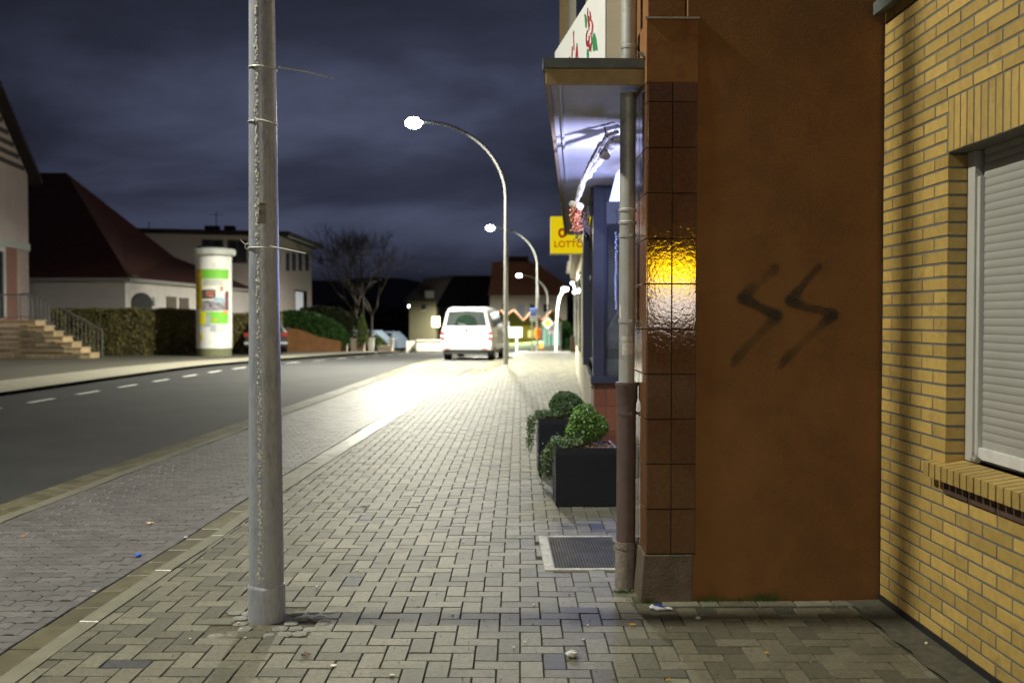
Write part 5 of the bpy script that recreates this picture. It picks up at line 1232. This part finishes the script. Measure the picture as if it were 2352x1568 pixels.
# white short lamp (right pointing head), white post with globes
t_ = thing('short_street_lamp', 'short white lamp bending right with a very bright head', 'street lamp', P(1278,808,66))
Z0 = P(1278,808,66).z; pp = [P(1277.5,815,66), P(1278,775,66), P(1279,740,66), P(1281,705,66), P(1285,682,66), P(1293,667,66)]; m = MB(); m.tube(pp, [.085,.085,.08,.07,.06,.045], 12); obj('pole', m, mat('lamp_white_paint', (.8,.82,.8), .4), t_, smooth=True)
hd = P(1298,664,66); m = MB(); m.ball(hd, (.22,.20,.13), 14, 8); obj('lens', m, lampglow, t_, smooth=True); m = MB(); m.ball(hd+Vector((0,.05,.10)), (.30,.22,.07), 14, 8); obj('lamp_head', m, MATS['lamp_housing'], t_, smooth=True)
area('lamp_light', hd-Vector((.1,.1,.15)), hd-Vector((2.2,3.5,6)), .3, 700, (.93,1,.88), t_)
t_ = thing('globe_lamp_post', 'white post with small round lamps against the cream shops', 'lamp post', P(1321,808,56))
pm_ = P(1321,800,56); m = MB(); m.tube([(pm_.x,56,-.9),(pm_.x,56,P(1300,672,56).z)], [.07,.06], 12); obj('pole', m, MATS['lamp_white_paint'], t_, smooth=True)
for (u,v) in ((1314.5,650),(1321,660),(1319.5,671)):
    q = P(u,v,56); m = MB(); m.ball(q, .10, 12, 8); obj('globe', m, mat('globe_glow', (1,1,1), .5, emit=(1,1,.95,7)), t_, smooth=True)
m = MB(); m.tube([(pm_.x,56,P(1300,660,56).z),(P(1314.5,648,56).x,56,P(1289,648,56).z)], .03, 8); obj('arm', m, white_pl, t_)
# white parked car/cabinet between van and lamp
wc = thing('utility_cabinet', 'tall white utility cabinet between the van and the nearest lamp', 'cabinet', (P(1156,826,41).x, 41, gz(41)))
a = P(1145,826,41); b = P(1169,752,41); m = MB(); m.box((a.x,41,a.z-.1),(b.x,41.35,b.z)); obj('body', m, van_m, wc, bevel=.05)
m = MB(); m.box((a.x+.03,40.985,a.z+.12),(b.x-.03,40.998,b.z-.1)); obj('door', m, van_m, wc, bevel=.005)
m = MB(); m.box((a.x+.05,40.97,(a.z+b.z)/2),(a.x+.07,40.984,(a.z+b.z)/2+.12)); obj('handle', m, black, bpy.data.objects['door'] if False else wc)
# dark parked cars at the far left junction
for (u, Y, lb) in ((885, 68, 'bluish car parked beyond the garden pillars'), (925, 72, 'dim grey car in the side road left of the van')):
    wc = thing('parked_car', lb, 'car', (P(u,812,Y).x, Y, gz(Y)), rz=R(70)); m = MB(); loft(m, [csec(.0,.84,.28,.95,.80), csec(.5,.91,.22,1.45,.62), csec(2.3,.91,.22,1.45,.62), csec(3.0,.91,.22,1.0,.78), csec(4.0,.80,.30,.75,.70)]); obj('body', m, mat('car_blue_grey', (.12,.15,.20), .3, coat=.5), wc, smooth=True, local=True)
    m = MB(); m.box((-.94,.5,.95),(.94,2.4,1.35)); obj('side_windows', m, glass_d, wc, local=True)
    for sx in (-1,1):
        for y in (.7,3.2): m = MB(); m.tube([(sx*.68,y,.31),(sx*.90,y,.31)], .31, 20); obj('wheel', m, rubber, wc, smooth=True, local=True)
# planting against the crossing, right
blob('shrub', 'dark shrub at the foot of the cream shops', 'shrub', [(1288,745,800),(1300,735,802),(1312,750,803)], 84, 1, 2500, leafg, .14, 51)
# ------------------------------------------------------------------ lit advertising display behind the viewer (mirrored in the pillar tiles)
ad = thing('illuminated_sign', 'tall lit sign, yellow above white, across the yard behind the viewer', 'sign', (4.95, -17.0, 0))
m = MB(); m.box((4.15,-17.3,0),(5.75,-17.02,3.75)); m.box((4.7,-17.3,-.1),(5.2,-17.05,1.0)); obj('casing', m, black, ad)
m = MB(); m.box((4.25,-17.01,2.44),(5.65,-16.99,3.10)); obj('yellow_panel', m, mat('sign_panel_yellow', (.9,.6,.02), .5, emit=(1,.52,.0,34)), ad)
m = MB(); m.box((4.25,-17.01,1.55),(5.65,-16.99,2.42)); obj('white_panel', m, mat('sign_panel_white', (.9,.88,.85), .5, emit=(1,.84,.72,11)), ad)
# ------------------------------------------------------------------ litter
random.seed(99)
def litter(name, label, cat, u, v, kind, col, s_, rough_=.6, group=None):
    p = G(u, v); p.z = .003 if p.x > K(p.y) else -.032
    m = MB()
    if kind == 'gum': 
        n = 12; pts = [(p.x+s_*math.cos(2*math.pi*k/n)*random.uniform(.85,1.1), p.y+s_*.9*math.sin(2*math.pi*k/n)*random.uniform(.85,1.1), p.z) for k in range(n)]; m.prism(pts, (0,0,.004))
    elif kind == 'ball': m.ball((p.x,p.y,p.z+s_*.8), s_, 10, 7, .05)
    elif kind == 'butt': a = random.uniform(0, 3.1); m.tube([(p.x,p.y,p.z+.005),(p.x+s_*math.cos(a),p.y+s_*.5*math.sin(a),p.z+.005)], .0045, 8)
    elif kind == 'leaf':
        n = 11; c = [(p.x,p.y,p.z+.004)]; ring = [(p.x+s_*math.cos(2*math.pi*k/n)*(1 if k%2 else .55), p.y+s_*math.sin(2*math.pi*k/n)*(1 if k%2 else .55), p.z+.004+random.uniform(0,.014)) for k in range(n)]; m.add(c+ring, [(0,1+k,1+(k+1)%n) for k in range(n)])
    elif kind == 'crumple':
        m.ball((p.x,p.y,p.z+s_*.4), (s_,s_*.7,s_*.5), 9, 6, .35)
    elif kind == 'strip':
        a = random.uniform(-.4,.9); dx, dy = math.cos(a)*s_, math.sin(a)*s_; w_ = s_*.16; m.add([(p.x-dx,p.y-dy,p.z+.003),(p.x-dx+w_*.4,p.y-dy-w_,p.z+.004),(p.x+dx+w_*.3,p.y+dy-w_,p.z+.010),(p.x+dx,p.y+dy,p.z+.006),(p.x,p.y+.3*w_,p.z+.014)], [(0,1,2,3,4)])
    mm = mat('litter_%s' % name+str(round(col[0]*100))+str(round(col[2]*100)), col, rough_, var=.15, scale=80)
    o = obj(name, m, mm); return tag(o, label, cat, group)
wr = thing('wrapper', 'white and blue crumpled wrapper lying at the pillar foot', 'wrapper', G(1515,1398))
p = G(1515,1400); m = MB(); secs = []
for k in range(9):
    t = k/8; w_ = [.012,.022,.026,.024,.02,.016,.012,.014,.008][k]; c = p+Vector((-.05+.115*t, .01-.022*t, .012+random.uniform(-.003,.004))); secs.append([(c.x+random.uniform(-.002,.002), c.y+w_*math.cos(a), c.z+w_*.55*math.sin(a)) for a in [2*math.pi*i/8 for i in range(8)]])
loft(m, secs); obj('paper', m, mat('wrapper_white', (.78,.80,.88), .4, var=.1), wr)
m = MB(); c = p+Vector((-.012,.0,.027)); m.obox(c, (.016,-.006,.002), (.004,.010,0), (0,0,.002)); m.obox(c+Vector((.024,-.012,-.004)), (.014,-.003,0), (.003,.005,0), (0,0,.002)); obj('blue_print', m, mat('print_blue', (.04,.12,.55), .4), wr)
litter('clear_wrapper', 'crumpled clear plastic on the pavers near the bottom edge', 'wrapper', 1313,1508,'crumple',(.62,.62,.60),.030,.25)
litter('chewing_gum', 'largest pale flattened gum spot right of the post foot', 'chewing gum', 766,1530,'gum',(.72,.66,.50),.014)
litter('chewing_gum', 'pale gum spot near the bottom edge, right of the largest', 'chewing gum', 901,1552,'gum',(.52,.47,.36),.012)
litter('pebble', 'small white pebble on the pavers right of the post sleeve', 'pebble', 728,1351,'ball',(.80,.78,.72),.008)
litter('yellow_leaf', 'pale yellow leaf flat on the parking bay', 'leaf', 345,1193,'leaf',(.70,.50,.20),.034)
litter('cap', 'orange scrap on the parking bay near the left edge', 'scrap', 54,1221,'gum',(.85,.32,.02),.013)
litter('ring', 'blue plastic scrap on the parking bay', 'scrap', 317,1266,'crumple',(.03,.15,.75),.022)
litter('scrap', 'small white scrap beside the gutter of the bay', 'scrap', 427,1223,'gum',(.75,.75,.85),.014)
litter('paper_strip', 'cream paper strip lying in the gutter left of the post', 'paper', 512,1219,'strip',(.80,.74,.60),.055)
litter('paper_strip', 'white paper strip in the gutter above the cream one', 'paper', 510,1208,'strip',(.8,.8,.78),.03)
litter('wrapper', 'torn whitish paper mash in the gutter', 'paper', 370,1304,'crumple',(.52,.50,.44),.032,.9)
litter('wrapper', 'red and white sweet wrapper in the gutter', 'wrapper', 229,1400,'strip',(.62,.30,.28),.035)
litter('cigarette_butt', 'orange cigarette butt below the pillar foot', 'cigarette butt', 1460,1437,'butt',(.75,.38,.06),.030)
litter('cigarette_butt', 'orange cigarette butt on the dark pavers by the brown wall', 'cigarette butt', 1757,1502,'butt',(.70,.38,.08),.016)
litter('cigarette_butt', 'orange butt touching the bottom edge of the photo', 'cigarette butt', 1530,1565,'butt',(.75,.42,.08),.022)
litter('crumpled_scrap', 'tiny crumpled scrap under the brown wall', 'scrap', 1603,1422,'crumple',(.50,.48,.42),.014)
litter('pebble', 'pale pebble at the edge of the mortar strip by the yellow wall', 'pebble', 2128,1481,'ball',(.60,.62,.40),.008)
litter('dead_leaf', 'dark green dead leaf curled on the pavers mid footway', 'leaf', 836,1166,'leaf',(.045,.06,.025),.030)
litter('dead_leaf', 'brown crumbled leaf below the cobbles', 'leaf', 702,1508,'leaf',(.12,.07,.04),.030)
litter('pale_scrap', 'pale scrap at the left edge of the grate stones', 'scrap', 1180,1488,'gum',(.6,.6,.55),.006)
litter('gum_spot', 'yellowish gum spot in front of the foreground kerb', 'chewing gum', 150,1447,'gum',(.50,.48,.36),.017)
litter('gum_spot', 'cream gum spot in the gutter, higher up', 'chewing gum', 215,1345,'gum',(.55,.50,.38),.013)
for k, (u, v) in enumerate([(437,1468),(553,1445),(563,1466),(548,1432),(355,1332),(268,1360),(465,1283),(1040,1412),(1226,1390),(1340,1470),(1206,1476),(1350,1437),(820,1310),(1226,1265),(1064,1245)]):
    litter('speck', 'small pale speck of grit trodden on the footway pavers', 'speck', u, v, 'gum', (.62,.58,.46), .0065, group='pale specks on the footway')
gm2 = MB(); random.seed(17)
for i in range(5200):
    y = 3.9+random.random()**1.7*9; x = random.uniform(K(y)-.2, min(FR(y), 2.0)); gm2.leaf((x, y, .002 if x > K(y) else -.034), random.choice((.0025,.003,.005)))
struct(obj('grit', gm2, mat('grit_and_crumbs', (.20,.17,.11), .9, var=.4, island=.7)), 'stuff')
ms2 = MB()
for i in range(16000):
    j = random.randrange(-5, 90); y_ = j*u_; x_ = random.randrange(-22, 24)*u_+0
    if random.random() < .5: q = (x_+random.gauss(0,.002), y_+random.uniform(0, u_))
    else: q = (x_+random.uniform(0, u_), y_+random.gauss(0,.002))
    q = (q[0]*cr-q[1]*sr, q[0]*sr+q[1]*cr)
    if q[1] < 3.6 or q[0] < K(q[1]) or q[0] > FR(q[1])-.03: continue
    if math.sin(q[0]*2.1+q[1]*.7)+math.sin(q[1]*1.3-q[0])+random.gauss(0,.5) < .35: continue
    ms2.leaf((q[0], q[1], -.005), .005)
struct(obj('joint_moss', ms2, mat('moss', (.045,.075,.015), .95, var=.3, island=.4)), 'stuff')
# moss and grass tufts at the wall foot
tf = MB(); random.seed(3)
for (cx_, cy_, n_, s_) in ((.70,5.50,120,.02),(.80,5.30,90,.02),(1.14,5.32,120,.03),(1.45,5.325,160,.035),(1.30,5.325,60,.02)):
    for i in range(n_):
        x = cx_+random.gauss(0,s_*1.4); y = cy_+random.gauss(0,.010)-.005; h_ = random.uniform(.012,.045)*(s_/.025); dx = random.gauss(0,.012); tf.add([(x-.0012,y,.0),(x+.0012,y,.0),(x+dx,y-random.uniform(0,.014),h_)], [(0,1,2)])
struct(obj('grass_tufts', tf, mat('tuft_green', (.07,.12,.025), .8, var=.3, island=.4)), 'stuff')

for o in list(C.objects):
    b_n = o.name.split('.')[0]
    if o.type != 'MESH' or not o.parent: continue
    if b_n in ('sticker_remains','antenna','upper_window','facade_trim','sign_frame','reflector','entrance_door','side_windows','bay_wall') or (b_n == 'shop_window' and o.parent.name == 'cream_building') or (b_n == 'window' and o.parent.name == 'orange_building') or (b_n == 'wall' and o.parent.name.startswith('garden_wall')) or (b_n == 'roof' and o.parent.name == 'pink_house'):
        split_loose(o)
for o in C.objects:
    if o.type == 'EMPTY' and not o.get('label'): o['label'] = o.name.replace('_', ' ')
S.cycles.use_denoising = True
try: S.cycles.sample_clamp_indirect = 4.0
except Exception: pass
